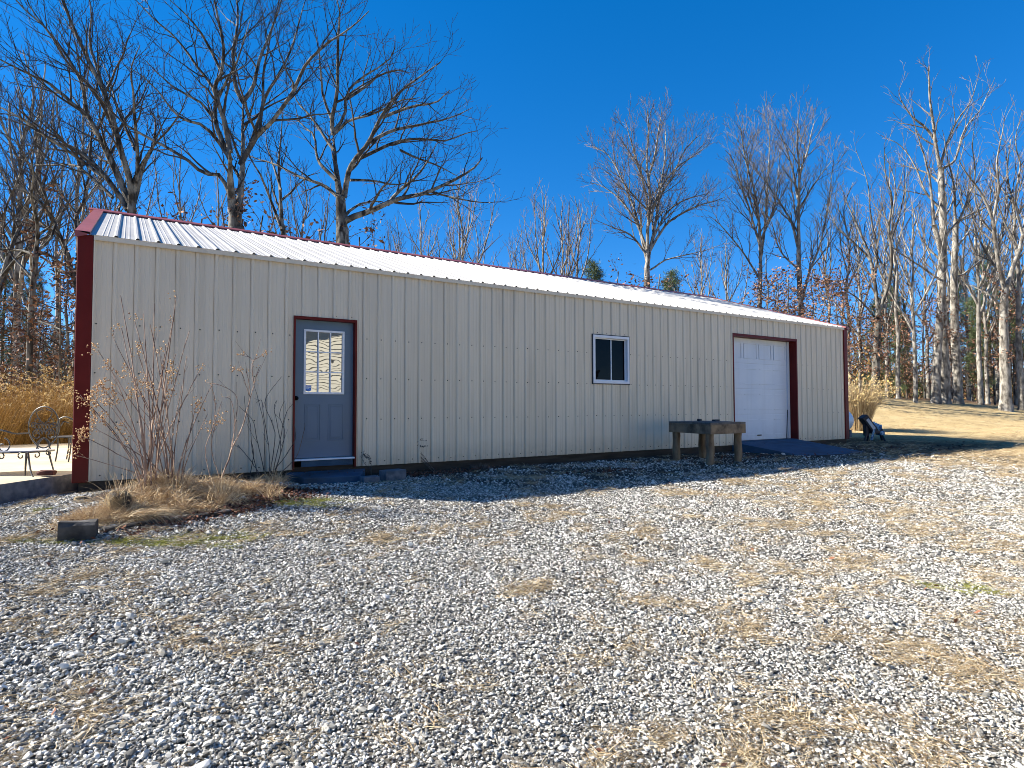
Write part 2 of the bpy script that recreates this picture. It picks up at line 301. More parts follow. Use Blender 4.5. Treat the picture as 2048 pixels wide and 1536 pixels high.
m = bpy.data.materials.new('ground_surface'); m.use_nodes = True; nt = m.node_tree; N = nt.nodes; Lk = nt.links; B = N['Principled BSDF']; B.inputs['Roughness'].default_value = 0.95; B.inputs['Specular IOR Level'].default_value = 0.1
tc = N.new('ShaderNodeTexCoord')
def ramp(src, stops):
    cr = N.new('ShaderNodeValToRGB'); e = cr.color_ramp.elements
    e[0].position, e[0].color = stops[0][0], (*stops[0][1], 1); e[1].position, e[1].color = stops[-1][0], (*stops[-1][1], 1)
    for p_, c_ in stops[1:-1]:
        q = e.new(p_); q.color = (*c_, 1)
    Lk.new(src, cr.inputs[0]); return cr.outputs[0]
def noise(sc, det=4, st=None):
    no = N.new('ShaderNodeTexNoise'); no.inputs['Scale'].default_value = sc; no.inputs['Detail'].default_value = det
    if st:
        mp = N.new('ShaderNodeMapping'); mp.inputs['Scale'].default_value = st; Lk.new(tc.outputs['Object'], mp.inputs[0]); Lk.new(mp.outputs[0], no.inputs['Vector'])
    else: Lk.new(tc.outputs['Object'], no.inputs['Vector'])
    return no.outputs[0]
def mixc(f, a, b):
    mx = N.new('ShaderNodeMixRGB')
    Lk.new(f, mx.inputs[0]) if not isinstance(f, float) else setattr(mx.inputs[0], 'default_value', f)
    Lk.new(a, mx.inputs[1]); Lk.new(b, mx.inputs[2]); return mx.outputs[0]
vo = N.new('ShaderNodeTexVoronoi'); vo.inputs['Scale'].default_value = 42; Lk.new(tc.outputs['Object'], vo.inputs['Vector'])
sep = N.new('ShaderNodeSeparateColor'); Lk.new(vo.outputs['Color'], sep.inputs[0])
c_grav = ramp(sep.outputs[0], [(0.0, (0.03, 0.03, 0.03)), (0.5, (0.12, 0.115, 0.105)), (1.0, (0.34, 0.33, 0.30))])
c_gdirt = ramp(noise(5), [(0.35, (0.05, 0.042, 0.032)), (0.65, (0.13, 0.11, 0.08))])
c_grav = mixc(0.45, c_grav, c_gdirt)
c_lawn = ramp(noise(1.1, 6), [(0.3, (0.37, 0.26, 0.12)), (0.5, (0.50, 0.38, 0.19)), (0.7, (0.58, 0.46, 0.25))])
c_lawn2 = ramp(noise(35, 3, (1, 1, 1)), [(0.3, (0.30, 0.21, 0.09)), (0.7, (0.62, 0.49, 0.27))])
c_lawn = mixc(0.5, c_lawn, c_lawn2)
c_straw = ramp(noise(24, 4, (1.0, 0.35, 1)), [(0.3, (0.17, 0.12, 0.06)), (0.7, (0.44, 0.34, 0.19))])
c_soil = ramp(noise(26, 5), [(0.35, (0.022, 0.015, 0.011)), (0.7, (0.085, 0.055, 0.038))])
c_wood = ramp(noise(9, 6), [(0.3, (0.12, 0.07, 0.04)), (0.7, (0.30, 0.20, 0.12))])
def attr(n):
    a = N.new('ShaderNodeAttribute'); a.attribute_name = n; return a.outputs['Fac']
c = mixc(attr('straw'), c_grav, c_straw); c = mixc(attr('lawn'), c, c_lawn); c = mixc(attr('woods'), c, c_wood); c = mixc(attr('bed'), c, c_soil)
Lk.new(c, B.inputs['Base Color'])
bp = N.new('ShaderNodeBump'); bp.inputs['Strength'].default_value = 0.7; bp.inputs['Distance'].default_value = 0.03; Lk.new(noise(45, 5), bp.inputs['Height']); Lk.new(bp.outputs[0], B.inputs['Normal'])
ground = gm.build('ground', m, smooth=True); tag(ground, kind='structure')
xf, yf = X.ravel(), Y.ravel(); Df = (xf-CP[0])*0.538+(yf-CP[1])*0.842
wd = np.clip(sstep(33, 36, Df+(fbm(xf, yf, 3, 55)-0.5)*4+np.clip(4-yf, 0, 20)*0.0), 0, 1)
for nm, val in (('lawn', lawn_mask(xf, yf)), ('straw', grass_mask(xf, yf)*0.45), ('bed', soil_shade_mask(xf, yf)), ('woods', wd)):
    a = ground.data.attributes.new(nm, 'FLOAT', 'POINT'); a.data.foreach_set('value', val.astype(np.float32))

# far wooded hill beyond the trees
hm = MB(); A0 = np.linspace(-1.0, 1.5, 260); R = [230, 260, 300, 350, 420]; rows = []
for k, r_ in enumerate(R):
    x = CP[0]+np.sin(YAW+A0)*r_; y = CP[1]+np.cos(YAW+A0)*r_
    top = (7+9*fbm(A0*200, A0*0, 60, 4)+2.2*fbm(A0*900, A0*0, 9, 6))*[0, 0.55, 0.85, 1.0, 1.15][k]+[0, 0.7, 1.5, 2.0, 2.5][k]*fbm(A0*1500, A0*k, 5, 8)
    rows.append(np.stack([x, y, -8+top], -1))
V = np.concatenate(rows); n_ = len(A0); ii = (np.arange(len(R)-1)*n_)[:, None]+np.arange(n_-1)[None]
hm.add(V, np.stack([ii, ii+1, ii+1+n_, ii+n_], -1).reshape(-1, 4))
M['hill'] = mat('far_woods', (0.05, 0.06, 0.045), (0.16, 0.14, 0.11), rough=1.0, scale=0.25, det=8, bump=0.5, bscale=0.5, c3=(0.05, 0.075, 0.04))
tag(hm.build('hill', M['hill'], smooth=False), kind='structure')

# ------------------------------------------------------------------ the metal building
R9 = 0.2286; L = 16.81; WD = 8.99; ZE = 3.03; ZR = 4.53; YR = WD/2
bld = empty('metal_building', (0, 0, 0))
tag(bld, 'long cream ribbed metal outbuilding with white metal roof and dark red trim', 'building')
def profile(L_, off=0.0, amp=1.0):
    """ribbed sheet profile: list of (x, depth)"""
    P = []; n = int(L_/R9)+1
    for i in range(n+1):
        x = i*R9+off
        for dx, d in ((-0.034, 0.0), (-0.0335, -0.012), (-0.0290, -0.012), (-0.0285, 0.0), (-0.013, 0.021), (0.011, 0.021), (0.029, 0.0), (0.078, 0), (0.084, 0.0035), (0.092, 0.0035), (0.098, 0), (0.130, 0), (0.136, 0.0035), (0.144, 0.0035), (0.150, 0)):
            P.append((x+dx, d*amp))
    return [p for p in P if 0 <= p[0] <= L_]
OPEN = [(2.385, 3.305, -0.5, 2.208), (7.95, 8.90, 1.338, 2.288), (12.14, 14.615, -0.5, 2.575)]
def wall_sheet(B, L_, top, openings, place, zb=0.0):
    P = profile(L_); xsr = sorted(set([0.0, L_]+[p[0] for p in P]+[o[k] for o in openings for k in (0, 1)]))
    px = [p[0] for p in P]; pd = [p[1] for p in P]
    for a, b in zip(xsr[:-1], xsr[1:]):
        if b-a < 1e-5: continue
        mid = (a+b)/2; iv = [(zb, None)]
        for o in openings:
            if o[0] < mid < o[1]:
                iv = [(o[3], None)] if o[2] < zb else [(zb, o[2]), (o[3], None)]
        da, db = np.interp([a, b], px, pd)
        for z0, z1 in iv:
            V = [place(a, da, z0), place(b, db, z0), place(b, db, top(b) if z1 is None else z1), place(a, da, top(a) if z1 is None else z1)]
            B.add(V, [(0, 1, 2, 3)])
w = MB(); wall_sheet(w, L, lambda x: ZE-0.035, OPEN, lambda x, d, z: (x, -d, z)); w.build('wall', M['siding'], bld)
gab = lambda s: ZE-0.05+(ZR-ZE)*(1-abs(s-YR)/YR)
w = MB(); wall_sheet(w, WD, gab, [], lambda x, d, z: (-d, WD-x, z)); w.build('wall', M['siding'], bld)
w = MB(); wall_sheet(w, WD, gab, [], lambda x, d, z: (L+d, x, z)); w.build('wall', M['siding'], bld)
w = MB(); wall_sheet(w, L, lambda x: ZE-0.035, [], lambda x, d, z: (L-x, WD+d, z)); w.build('wall', M['siding'], bld)
# roof: two ribbed slopes
OV = 0.19; EO = 0.05; SL = (ZR-ZE)/YR
def roof_sheet(y0, z0, y1, z1):
    B = MB(); nrm = np.array([0, -(z1-z0), (y1-y0)])*(1 if y1 > y0 else -1); nrm = nrm/np.linalg.norm(nrm)
    P = [(-OV+0.02, 0.0)]+[(x-0.0, d) for x, d in profile(L, 0.0, 1.05) if x > 0.03 and d >= 0]+[(L+OV-0.02, 0.0)]
    for (xa, da), (xb, db) in zip(P[:-1], P[1:]):
        B.add([(xa, y0+nrm[1]*da, z0+nrm[2]*da), (xb, y0+nrm[1]*db, z0+nrm[2]*db), (xb, y1+nrm[1]*db, z1+nrm[2]*db), (xa, y1+nrm[1]*da, z1+nrm[2]*da)], [(0, 1, 2, 3)])
    return B
roof_sheet(-EO, ZE-EO*SL, YR, ZR).build('roof', M['roof'], bld)
roof_sheet(WD+EO, ZE-EO*SL, YR, ZR).build('roof', M['roof'], bld)
rc = MB()     # folded ridge cap
for s in (-1, 1):
    y1 = YR+s*0.16; z1 = ZR-0.16*SL+0.036
    rc.add([(-OV-0.07, YR, ZR+0.055), (L+OV+0.05, YR, ZR+0.055), (L+OV+0.05, y1, z1), (-OV-0.07, y1, z1),
            (-OV-0.07, y1, z1-0.02), (L+OV+0.05, y1, z1-0.02)], [(0, 1, 2, 3), (3, 2, 5, 4)])
rc.build('ridge_cap', M['red_cap'], bld)
for xe, sg in ((-OV, 1), (L+OV, -1)):      # rake trims
    for y0, y1 in ((-EO-0.015, YR), (WD+EO+0.015, YR)):
        z0 = ZE-(EO+0.015)*SL; z1 = ZR; B = MB()
        xa, xb = xe, xe+sg*0.15
        B.add([(xa, y0, z0+0.034), (xb, y0, z0+0.034), (xb, y1, z1+0.034), (xa, y1, z1+0.034), (xa, y0, z0-0.04), (xa, y1, z1-0.04), (xb, y0, z0+0.004), (xb, y1, z1+0.004), (xe+sg*0.04, y0, z0-0.04), (xe+sg*0.04, y1, z1-0.04)],
              [(0, 1, 2, 3), (0, 3, 5, 4), (1, 6, 7, 2), (4, 5, 9, 8), (0, 4, 8, 6)])
        B.build('rake_trim', M['red_cap'], bld)
for x0, x1 in ((-0.165, 0.002), (L-0.002, L+0.165)):      # corner trims
    for yy in (-1, 1):
        B = MB(); yb = 0 if yy < 0 else WD
        B.box(x0 if x0 < 0 else L-0.0, 0.0 if x0 < 0 else x1, min(yb+yy*0.034, yb-yy*0.12), max(yb+yy*0.034, yb-yy*0.12), -0.01, ZE-0.02)
        o = B.build('corner_trim', M['red'], bld); bevel(o, 0.012, 3)
B = MB(); B.box(0.0, L, -0.046, -0.040, ZE-0.075, ZE-0.014); B.build('eave_strip', M['siding'], bld)
B = MB(); B.box(0.0, 0.012, -0.030, 0.0, 0, ZE-0.08); B.build('trim_lip', M['siding'], bld)
B = MB()                                                   # skirt board below the siding
for a, b in ((-0.1, 2.38), (2.38, 3.31), (3.31, 12.1), (14.62, L+0.1)): B.box(a, b, 0.015, 0.06, -0.75, 0.03)
B.box(-0.1, -0.05, 0.02, WD-0.02, -0.6, 0.03); B.box(L+0.05, L+0.1, 0.02, WD-0.02, -0.6, 0.03)
B.build('skirt_board', M['skirt'], bld)
B = MB()                                                   # screw heads
def screw(x, z):
    a = np.arange(6)*math.pi/3; r = 0.0095
    V = [(x+r*math.cos(t), -0.002, z+r*math.sin(t)) for t in a]+[(x+r*0.7*math.cos(t), -0.008, z+r*0.7*math.sin(t)) for t in a]
    B.add(V, [(k, (k+1) % 6, 6+(k+1) % 6, 6+k) for k in range(6)]); B.fl.append((np.array([[B.n-6+k for k in range(6)]]), 0))
for z in (1.934, 1.330, 0.711, 0.066):
    for i in range(0, 74):
        x = i*R9+0.042+(0.07 if z < 0.1 else 0)+random.uniform(-.004, .004)
        if any(o[0]-0.02 < x < o[1]+0.02 and o[2] < z < o[3] for o in OPEN) or x > L-0.02: continue
        screw(x, z+random.uniform(-.006, .006))
        if z < 0.1 and i % 4 == 0: screw(x-0.11, z)
for o in OPEN[:2]:
    for k in range(4): screw(o[0]+0.14+k*0.235, o[3]+0.035+random.uniform(0, .01))
tag(B.build('screws', M['screw'], bld), kind='stuff')
def frame(x0, x1, z0, z1, tw, y0, y1, bottom=True):
    B = MB(); B.box(x0, x1, y0, y1, z1-tw, z1)
    B.box(x0, x0+tw, y0, y1, z0, z1-tw); B.box(x1-tw, x1, y0, y1, z0, z1-tw)
    if bottom: B.box(x0+tw, x1-tw, y0, y1, z0, z0+tw)
    return B
# entry door
B = MB(); x0, x1, _, z1 = OPEN[0]; tw = 0.036
B.box(x0-0.002, x1+0.002, -0.030, 0.115, z1-tw, z1+0.004); B.box(x0-0.002, x0+0.022, -0.030, 0.115, -0.005, z1-tw); B.box(x1-0.028, x1+0.002, -0.030, 0.115, -0.005, z1-tw)
B.build('door_frame', M['red'], bld)
B = MB(); DX0, DX1, DY = x0+0.022, x1-0.028, 0.065
GX0, GX1, GZ0, GZ1 = 2.543, 3.140, 1.085, 2.035
for a, b, c_, d_ in ((DX0, DX1, 0.155, GZ0+0.02), (DX0, DX1, GZ1-0.02, z1-tw), (DX0, GX0+0.02, GZ0+0.02, GZ1-0.02), (GX1-0.02, DX1, GZ0+0.02, GZ1-0.02)):
    B.box(a, b, DY, DY+0.045, c_, d_)
for a, b in ((2.560, 2.790), (2.905, 3.135)):               # pressed panels
    for k, (e, h) in enumerate(((0, 0.007), (0.028, 0.003))):
        zz0, zz1 = 0.40+e, 0.94-e; aa, bb = a+e, b-e; t = 0.010
        for q in ((aa, bb, zz0, zz0+t), (aa, bb, zz1-t, zz1), (aa, aa+t, zz0+t, zz1-t), (bb-t, bb, zz0+t, zz1-t)): B.box(q[0], q[1], DY-h, DY+0.001, q[2], q[3])
    B.box(a+0.04, b-0.04, DY-0.005, DY+0.001, 0.44, 0.90)
door = B.build('door', M['door'], bld); bevel(door, 0.002, 2)
B = frame(GX0, GX1, GZ0, GZ1, 0.030, DY-0.014, DY+0.03)
for k in (1, 2):
    xx = GX0+0.03+(GX1-GX0-0.06)*k/3; B.box(xx-0.009, xx+0.009, DY-0.010, DY+0.012, GZ0+0.03, GZ1-0.03)
    zz = GZ0+0.03+(GZ1-GZ0-0.06)*k/3
    for j in range(3):
        xa = GX0+0.03+(GX1-GX0-0.06)*j/3+(0.009 if j else 0); xb = GX0+0.03+(GX1-GX0-0.06)*(j+1)/3-(0.009 if j < 2 else 0); B.box(xa, xb, DY-0.009, DY+0.012, zz-0.008, zz+0.008)
wf = B.build('window_frame', M['white'], door); bevel(wf, 0.002, 1)
B = MB(); B.add([(GX0+0.01, DY+0.014, GZ0+0.01), (GX1-0.01, DY+0.014, GZ0+0.01), (GX1-0.01, DY+0.014, GZ1-0.01), (GX0+0.01, DY+0.014, GZ1-0.01)], [(0, 1, 2, 3)]); B.build('pane', M['doorglass'], door)
B = MB(); sx, sz = GX0+0.075, GZ0+0.075
V = [(sx-0.042, 0, sz+0.055), (sx-0.042, 0, sz-0.02), (sx, 0, sz-0.036), (sx+0.042, 0, sz-0.02), (sx+0.042, 0, sz+0.055)]
B.add([(x, DY+0.010, z) for x, _, z in V]+[(x, DY+0.013, z) for x, _, z in V], [(k, (k+1) % 5, 5+(k+1) % 5, 5+k) for k in range(5)]); B.fl.append((np.array([[0, 1, 2, 3, 4]]), 0))
st = B.build('sticker', M['sticker'], door)
B = MB(); B.box(sx-0.034, sx+0.034, DY+0.007, DY+0.010, sz+0.022, sz+0.036); B.box(sx-0.03, sx+0.01, DY+0.007, DY+0.010, sz+0.004, sz+0.010); B.build('sticker_print', M['white'], door)
B = MB(); kx, kz = DX0+0.032, 1.025; prof = [(0.0, 0.033), (-0.006, 0.033), (-0.010, 0.014), (-0.030, 0.013), (-0.036, 0.024), (-0.050, 0.029), (-0.062, 0.022), (-0.066, 0.004)]
B.tube([(kx, DY+p, kz) for p, r in prof], [r for p, r in prof], 14); B.build('knob', M['knob'], door, smooth=True)
B = MB(); B.box(x0+0.022, x1-0.028, -0.045, 0.11, 0.125, 0.148); B.build('threshold', M['white'], bld)
B = MB(); B.box(x0+0.12, x1-0.05, -0.02, 0.014, 0.035, 0.122); B.build('kick_board', M['blue_conc'], bld)
# sliding window
x0, x1, z0, z1 = OPEN[1]
B = frame(x0-0.012, x1+0.012, z0-0.012, z1+0.012, 0.016, -0.024, 0.05); B.build('window_trim', M['mdark'], bld)
B = frame(x0+0.004, x1-0.004, z0+0.004, z1-0.004, 0.052, -0.034, 0.04); win = B.build('window', M['white'], bld); bevel(win, 0.004, 2)
B = frame(x0+0.058, x0+0.50, z0+0.058, z1-0.058, 0.020, 0.004, 0.028); B.build('sash', M['white'], win)
B = frame(x0+0.44, x1-0.058, z0+0.058, z1-0.058, 0.020, 0.030, 0.050); B.build('sash', M['white'], win)
B = MB(); B.add([(x0+0.07, 0.016, z0+0.07), (x0+0.49, 0.016, z0+0.07), (x0+0.49, 0.016, z1-0.07), (x0+0.07, 0.016, z1-0.07)], [(0, 1, 2, 3)]); B.build('pane', M['winglass'], win)
B = MB(); B.add([(x0+0.45, 0.040, z0+0.07), (x1-0.07, 0.040, z0+0.07), (x1-0.07, 0.040, z1-0.07), (x0+0.45, 0.040, z1-0.07)], [(0, 1, 2, 3)]); B.build('pane', M['winglass'], win)
# garage door
x0, x1, _, z1 = OPEN[2]; GF = 0.075; RD = 0.19
B = MB(); B.box(x0-0.002, x1+0.03, -0.026, RD+0.05, z1-0.055, z1+0.004); B.box(x0-0.002, x0+0.03, -0.026, RD+0.05, 0.0, z1-0.055); B.box(x1-0.012, x1+0.03, -0.026, RD+0.05, 0.0, z1-0.055)
B.build('garage_frame', M['red'], bld)
B = MB(); gx0, gx1 = x0+0.03, x1-0.012; H = (z1-0.055-GF)
B.box(gx0, gx1, RD+0.006, RD+0.045, GF, z1-0.055)
ns = 4; sh = H/ns
for s in range(ns):
    a = GF+s*sh+0.011; b = GF+(s+1)*sh-0.011
    nP = 4; t = 0.010
    B.box(gx0+0.004, gx1-0.11, RD-0.004, RD+0.007, a, b)
    for k in range(nP):
        w_ = (gx1-0.11-gx0)/nP; pa = gx0+k*w_+0.05; pb = gx0+(k+1)*w_-0.05; za, zb = a+0.11, b-0.11; dp = 0.014 if s == 3 else 0.010
        for q in ((pa, pb, za, za+t), (pa, pb, zb-t, zb), (pa, pa+.006, za+t, zb-t), (pb-.006, pb, za+t, zb-t))[:4 if s == 3 else 2]: B.box(q[0], q[1], RD-0.004-dp, RD-0.003, q[2], q[3])
gd = B.build('garage_door', M['garage'], bld); bevel(gd, 0.003, 2)
B = MB(); B.box((gx0+gx1)/2-0.12, (gx0+gx1)/2+0.02, RD-0.03, RD-0.005, GF+0.10, GF+0.125); B.build('handle', M['knob'], gd)
B = MB(); B.box(gx1-0.095, gx1-0.012, RD-0.03, RD+0.006, GF, z1-0.06); B.build('door_stop', M['garage'], bld)
B = MB(); B.obox((gx1-0.135, RD-0.018, GF+0.36), (0.006, 0, 0.0), (0, 0.006, 0), (0.03, 0, 0.36)); B.build('torn_seal', M['seal'], gd)
B = MB(); B.box(x0, x1, -0.02, RD+0.3, -0.4, 0.07); B.build('floor_slab', M['blue_conc'], bld)

# concrete ramp at the garage door, with a skirt into the ground
B = MB()
T = [(x0-0.03, 0.12, 0.075), (x1-0.02, 0.12, 0.075), (x1-0.30, -1.92, -0.150), (x0-0.06, -1.95, -0.155)]
n = 14; top = []
for j in range(n+1):
    t = j/n
    for i in range(n+1):
        s = i/n; a = np.array(T[0])*(1-s)+np.array(T[1])*s; b = np.array(T[3])*(1-s)+np.array(T[2])*s; p = a*(1-t)+b*t
        if j == n: p[1] += 0.05*math.sin(i*1.3)
        top.append(p)
B.add(top, [(j*(n+1)+i, j*(n+1)+i+1, (j+1)*(n+1)+i+1, (j+1)*(n+1)+i) for j in range(n) for i in range(n)])
for e in ([j*(n+1) for j in range(n+1)], [j*(n+1)+n for j in range(n+1)], [n*(n+1)+i for i in range(n+1)]):
    P = np.array([top[k] for k in e]); Q = P.copy(); Q[:, 2] = -0.6; k = len(P)
    B.add(np.vstack([P, Q]), [(i, i+1, k+i+1, k+i) for i in range(k-1)])
tag(B.build('ramp', M['blue_conc']), 'blue painted concrete ramp sloping down from the white garage door', 'ramp')

# door step: a low painted slab and two small blocks beside it
B = MB(); a = [gp(585, 945), gp(606, 972), gp(712, 966), gp(752, 946)]
P = np.array([(2.28, -0.06), (2.37, -0.72), (3.12, -0.80), (3.42, -0.10)])
hh = [0.00, -0.015, -0.015, 0.0]
B.add([(x, y, -0.35) for x, y in P]+[(x, y, -0.028+h) for (x, y), h in zip(P, hh)], [(0, 1, 5, 4), (1, 2, 6, 5), (2, 3, 7, 6), (3, 0, 4, 7), (4, 5, 6, 7)])
o = B.build('door_step', M['blue_conc']); bevel(o, 0.01, 2); tag(o, 'low blue painted slab step in front of the blue door', 'step')
for (cx, cy, cz, w_, d_, h_, rz, lab) in ((3.20, -0.93, -0.105, 0.24, 0.15, 0.055, 0.12, 'grey blue paver block lying against the front edge of the door step'),
                                       (3.56, -0.86, -0.075, 0.33, 0.20, 0.085, 0.18, 'larger blue grey block at the right end of the door step')):
    B = MB(); c_, s_ = math.cos(rz), math.sin(rz); B.obox((cx, cy, cz), (w_/2*c_, w_/2*s_, 0), (-d_/2*s_, d_/2*c_, 0), (0, 0, h_)); o = B.build('paver_block', M['block']); bevel(o, 0.012, 2); tag(o, lab, 'paver')

# ------------------------------------------------------------------ gravel and dry grass (ground cover nobody could count)
PROTO = bpy.data.collections.new('ground_cover_pieces')      # source meshes of the scattered pieces, not part of the scene itself
def scatter(name, protos, pts, rot, scl, mats_kind='stuff'):
    """one object: the given piece meshes placed on every point by geometry nodes"""
    c = bpy.data.collections.new(name+'_pieces')
    for p_ in protos: c.objects.link(p_)
    me = bpy.data.meshes.new(name); me.vertices.add(len(pts)); me.vertices.foreach_set('co', np.asarray(pts, np.float32).ravel())
    a = me.attributes.new('rot', 'FLOAT_VECTOR', 'POINT'); a.data.foreach_set('vector', np.asarray(rot, np.float32).ravel())
    a = me.attributes.new('scl', 'FLOAT_VECTOR', 'POINT'); a.data.foreach_set('vector', np.asarray(scl, np.float32).ravel())
    o = bpy.data.objects.new(name, me); COL.objects.link(o)
    ng = bpy.data.node_groups.new(name, 'GeometryNodeTree')
    ng.interface.new_socket('Geometry', in_out='INPUT', socket_type='NodeSocketGeometry'); ng.interface.new_socket('Geometry', in_out='OUTPUT', socket_type='NodeSocketGeometry')
    gi = ng.nodes.new('NodeGroupInput'); go = ng.nodes.new('NodeGroupOutput'); ip = ng.nodes.new('GeometryNodeInstanceOnPoints')
    ci = ng.nodes.new('GeometryNodeCollectionInfo'); ci.inputs['Collection'].default_value = c; ci.inputs['Separate Children'].default_value = True; ci.inputs['Reset Children'].default_value = True
    r_ = ng.nodes.new('GeometryNodeInputNamedAttribute'); r_.data_type = 'FLOAT_VECTOR'; r_.inputs['Name'].default_value = 'rot'
    s_ = ng.nodes.new('GeometryNodeInputNamedAttribute'); s_.data_type = 'FLOAT_VECTOR'; s_.inputs['Name'].default_value = 'scl'
    e2r = ng.nodes.new('FunctionNodeEulerToRotation')
    K = ng.links; K.new(gi.outputs[0], ip.inputs['Points']); K.new(ci.outputs[0], ip.inputs['Instance']); ip.inputs['Pick Instance'].default_value = True
    K.new(r_.outputs['Attribute'], e2r.inputs[0]); K.new(e2r.outputs[0], ip.inputs['Rotation']); K.new(s_.outputs['Attribute'], ip.inputs['Scale']); K.new(ip.outputs[0], go.inputs[0])
    md = o.modifiers.new('scatter', 'NODES'); md.node_group = ng
    tag(o, kind='stuff'); return o
import bmesh
def stone_mesh(i):
    r = np.random.default_rng(100+i); bm = bmesh.new()
    P = r.normal(size=(15, 3)); P /= np.linalg.norm(P, axis=1)[:, None]; P *= r.uniform(0.8, 1.05, (15, 1)); P *= np.array([1.0, r.uniform(0.6, 0.85), r.uniform(0.4, 0.65)])
    vs = [bm.verts.new(p) for p in P]; res = bmesh.ops.convex_hull(bm, input=vs); bmesh.ops.delete(bm, geom=[v for v in bm.verts if not v.link_faces], context='VERTS')
    me = bpy.data.meshes.new('stone'); bm.to_mesh(me); bm.free(); me.materials.append(M['stone']); return bpy.data.objects.new('stone', me)
stones = [stone_mesh(i) for i in range(9)]
def wedge(n, d0, d1, spread=0.98, pad=0.6):
    """random ground points in the view's fan, with a margin to either side"""
    D = np.sqrt(RNG.uniform(d0*d0, d1*d1, n)); s = RNG.uniform(-spread, spread, n)*(D+pad)
    return CP[0]+D*0.538+s*0.843, CP[1]+D*0.843-s*0.538, D
PX, PY, PS = [], [], []
for d0, d1, n, sz in ((1.6, 3.2, 78000, 0.0080), (3.2, 5.2, 140000, 0.0086), (5.2, 8.0, 150000, 0.0105), (8.0, 12.0, 130000, 0.0135), (12.0, 20.0, 80000, 0.019)):
    x, y, D = wedge(n, d0, d1)
    gmk = np.clip(1-0.5*grass_mask(x, y), 0, 1)*(1-lawn_mask(x, y))*(1-0.97*soil_shade_mask(x, y))
    gmk *= np.where((y > -0.12) & (x > -0.3), 0, 1)*np.where((x > -0.1) | (y < -3.1+0*x) | ((x-(-0.1))*0.82-(y-0.35)*0.57 > -0.0), 1, 0)
    gmk *= np.where((x > 12.05) & (x < 14.6) & (y > -1.95), 0, 1)*np.where((x > 2.3) & (x < 3.45) & (y > -0.8), 0, 1)*sstep(17.5, 14.5, x)
    gmk = gmk*(0.62+0.6*fbm(x, y, 0.4, 19))
    k = RNG.random(n) < gmk; PX.append(x[k]); PY.append(y[k]); PS.append(sz*np.exp(RNG.normal(0, 0.30, k.sum()))*(1+0.35*sstep(1.5, 0.2, x[k])*sstep(-3.5, -5.5, y[k]))*np.where(RNG.random(k.sum()) < 0.04, 1.6, 1.0))
px, py, ps = map(np.concatenate, (PX, PY, PS)); n = len(px)
pz = g(px, py)+ps*RNG.uniform(0.05, 0.65, n)
scatter('gravel', stones, np.stack([px, py, pz], -1), np.stack([RNG.normal(0, 0.35, n), RNG.normal(0, 0.35, n), RNG.uniform(0, 6.28, n)], -1), np.stack([ps]*3, -1))
print('gravel', n)

def blade(B, base, d, L_, w_, droop, k=4):
    """a thin flat curved blade of grass"""
    t = np.linspace(0, 1, k); d = np.asarray(d, float); d = d/np.linalg.norm(d)
    P = np.asarray(base)+d*(t*L_)[:, None]+np.array([0, 0, -1.0])*(t**2*droop*L_)[:, None]
    sdv = np.cross(d, [0, 0, 1.0]); sdv = sdv/(np.linalg.norm(sdv)+1e-6); a = random.uniform(0, 3.14)
    sdv = sdv*math.cos(a)+np.cross(d, sdv)*math.sin(a)
    W_ = (w_*(1-0.75*t))[:, None]*sdv
    V = np.empty((2*k, 3)); V[0::2] = P-W_; V[1::2] = P+W_
    B.add(V, [(2*i, 2*i+1, 2*i+3, 2*i+2) for i in range(k-1)])
def tuft(i, n, rad, h, mt, lean=0.0, w_=0.0013):
    B = MB()
    for k in range(n):
        a = random.uniform(0, 6.28); q = rad*math.sqrt(random.random()); L_ = h*random.uniform(0.6, 1.7)
        el = random.uniform(0.03, 0.55); aa = random.gauss(lean, 0.6) if lean else random.uniform(0, 6.28)
        blade(B, (q*math.cos(a), q*math.sin(a), random.uniform(0.0, 0.012)), (math.cos(aa)*math.cos(el), math.sin(aa)*math.cos(el), math.sin(el)), L_, w_*random.uniform(0.7, 1.3), random.uniform(0.0, 0.35))
    return B.build('tuft', mt, link=False)
tufts = [tuft(i, 46, 0.10, 0.07, M['straw'], lean=0.5 if i % 2 else 0.0) for i in range(6)]
TX, TY, TS = [], [], []
for d0, d1, n, sz in ((1.8, 4.0, 2600, 0.9), (4.0, 7.0, 5200, 1.05), (7.0, 12.0, 8500, 1.3), (12.0, 26.0, 11000, 1.9)):
    x, y, D = wedge(n*3, d0, d1); gmk = grass_mask(x, y)*(1-lawn_mask(x, y))*(1-0.8*soil_shade_mask(x, y))
    gmk = np.maximum(gmk*np.where(gmk > 0.05, 1, 0), 0.035)*np.where((y > -0.2) & (x > -0.3), 0, 1)*np.where((x > -0.1) | ((x+0.1)*0.82-(y-0.35)*0.57 > 0.0), 1, 0)*np.where((x > 12.05) & (x < 14.6) & (y > -1.95), 0, 1)*np.where((x > 2.3) & (x < 3.8) & (y > -1.0), 0, 1)
    k = RNG.random(n*3) < gmk*0.6; TX.append(x[k]); TY.append(y[k]); TS.append(sz*RNG.uniform(0.6, 1.3, k.sum()))
tx, ty, ts = map(np.concatenate, (TX, TY, TS)); n = len(tx); print('tufts', n)
scatter('dry_grass', tufts, np.stack([tx, ty, g(tx, ty)+0.004], -1), np.stack([RNG.normal(0, 0.08, n), RNG.normal(0, 0.08, n), -0.6+RNG.normal(0, 0.7, n)], -1), np.stack([ts, ts, ts*0.8], -1))
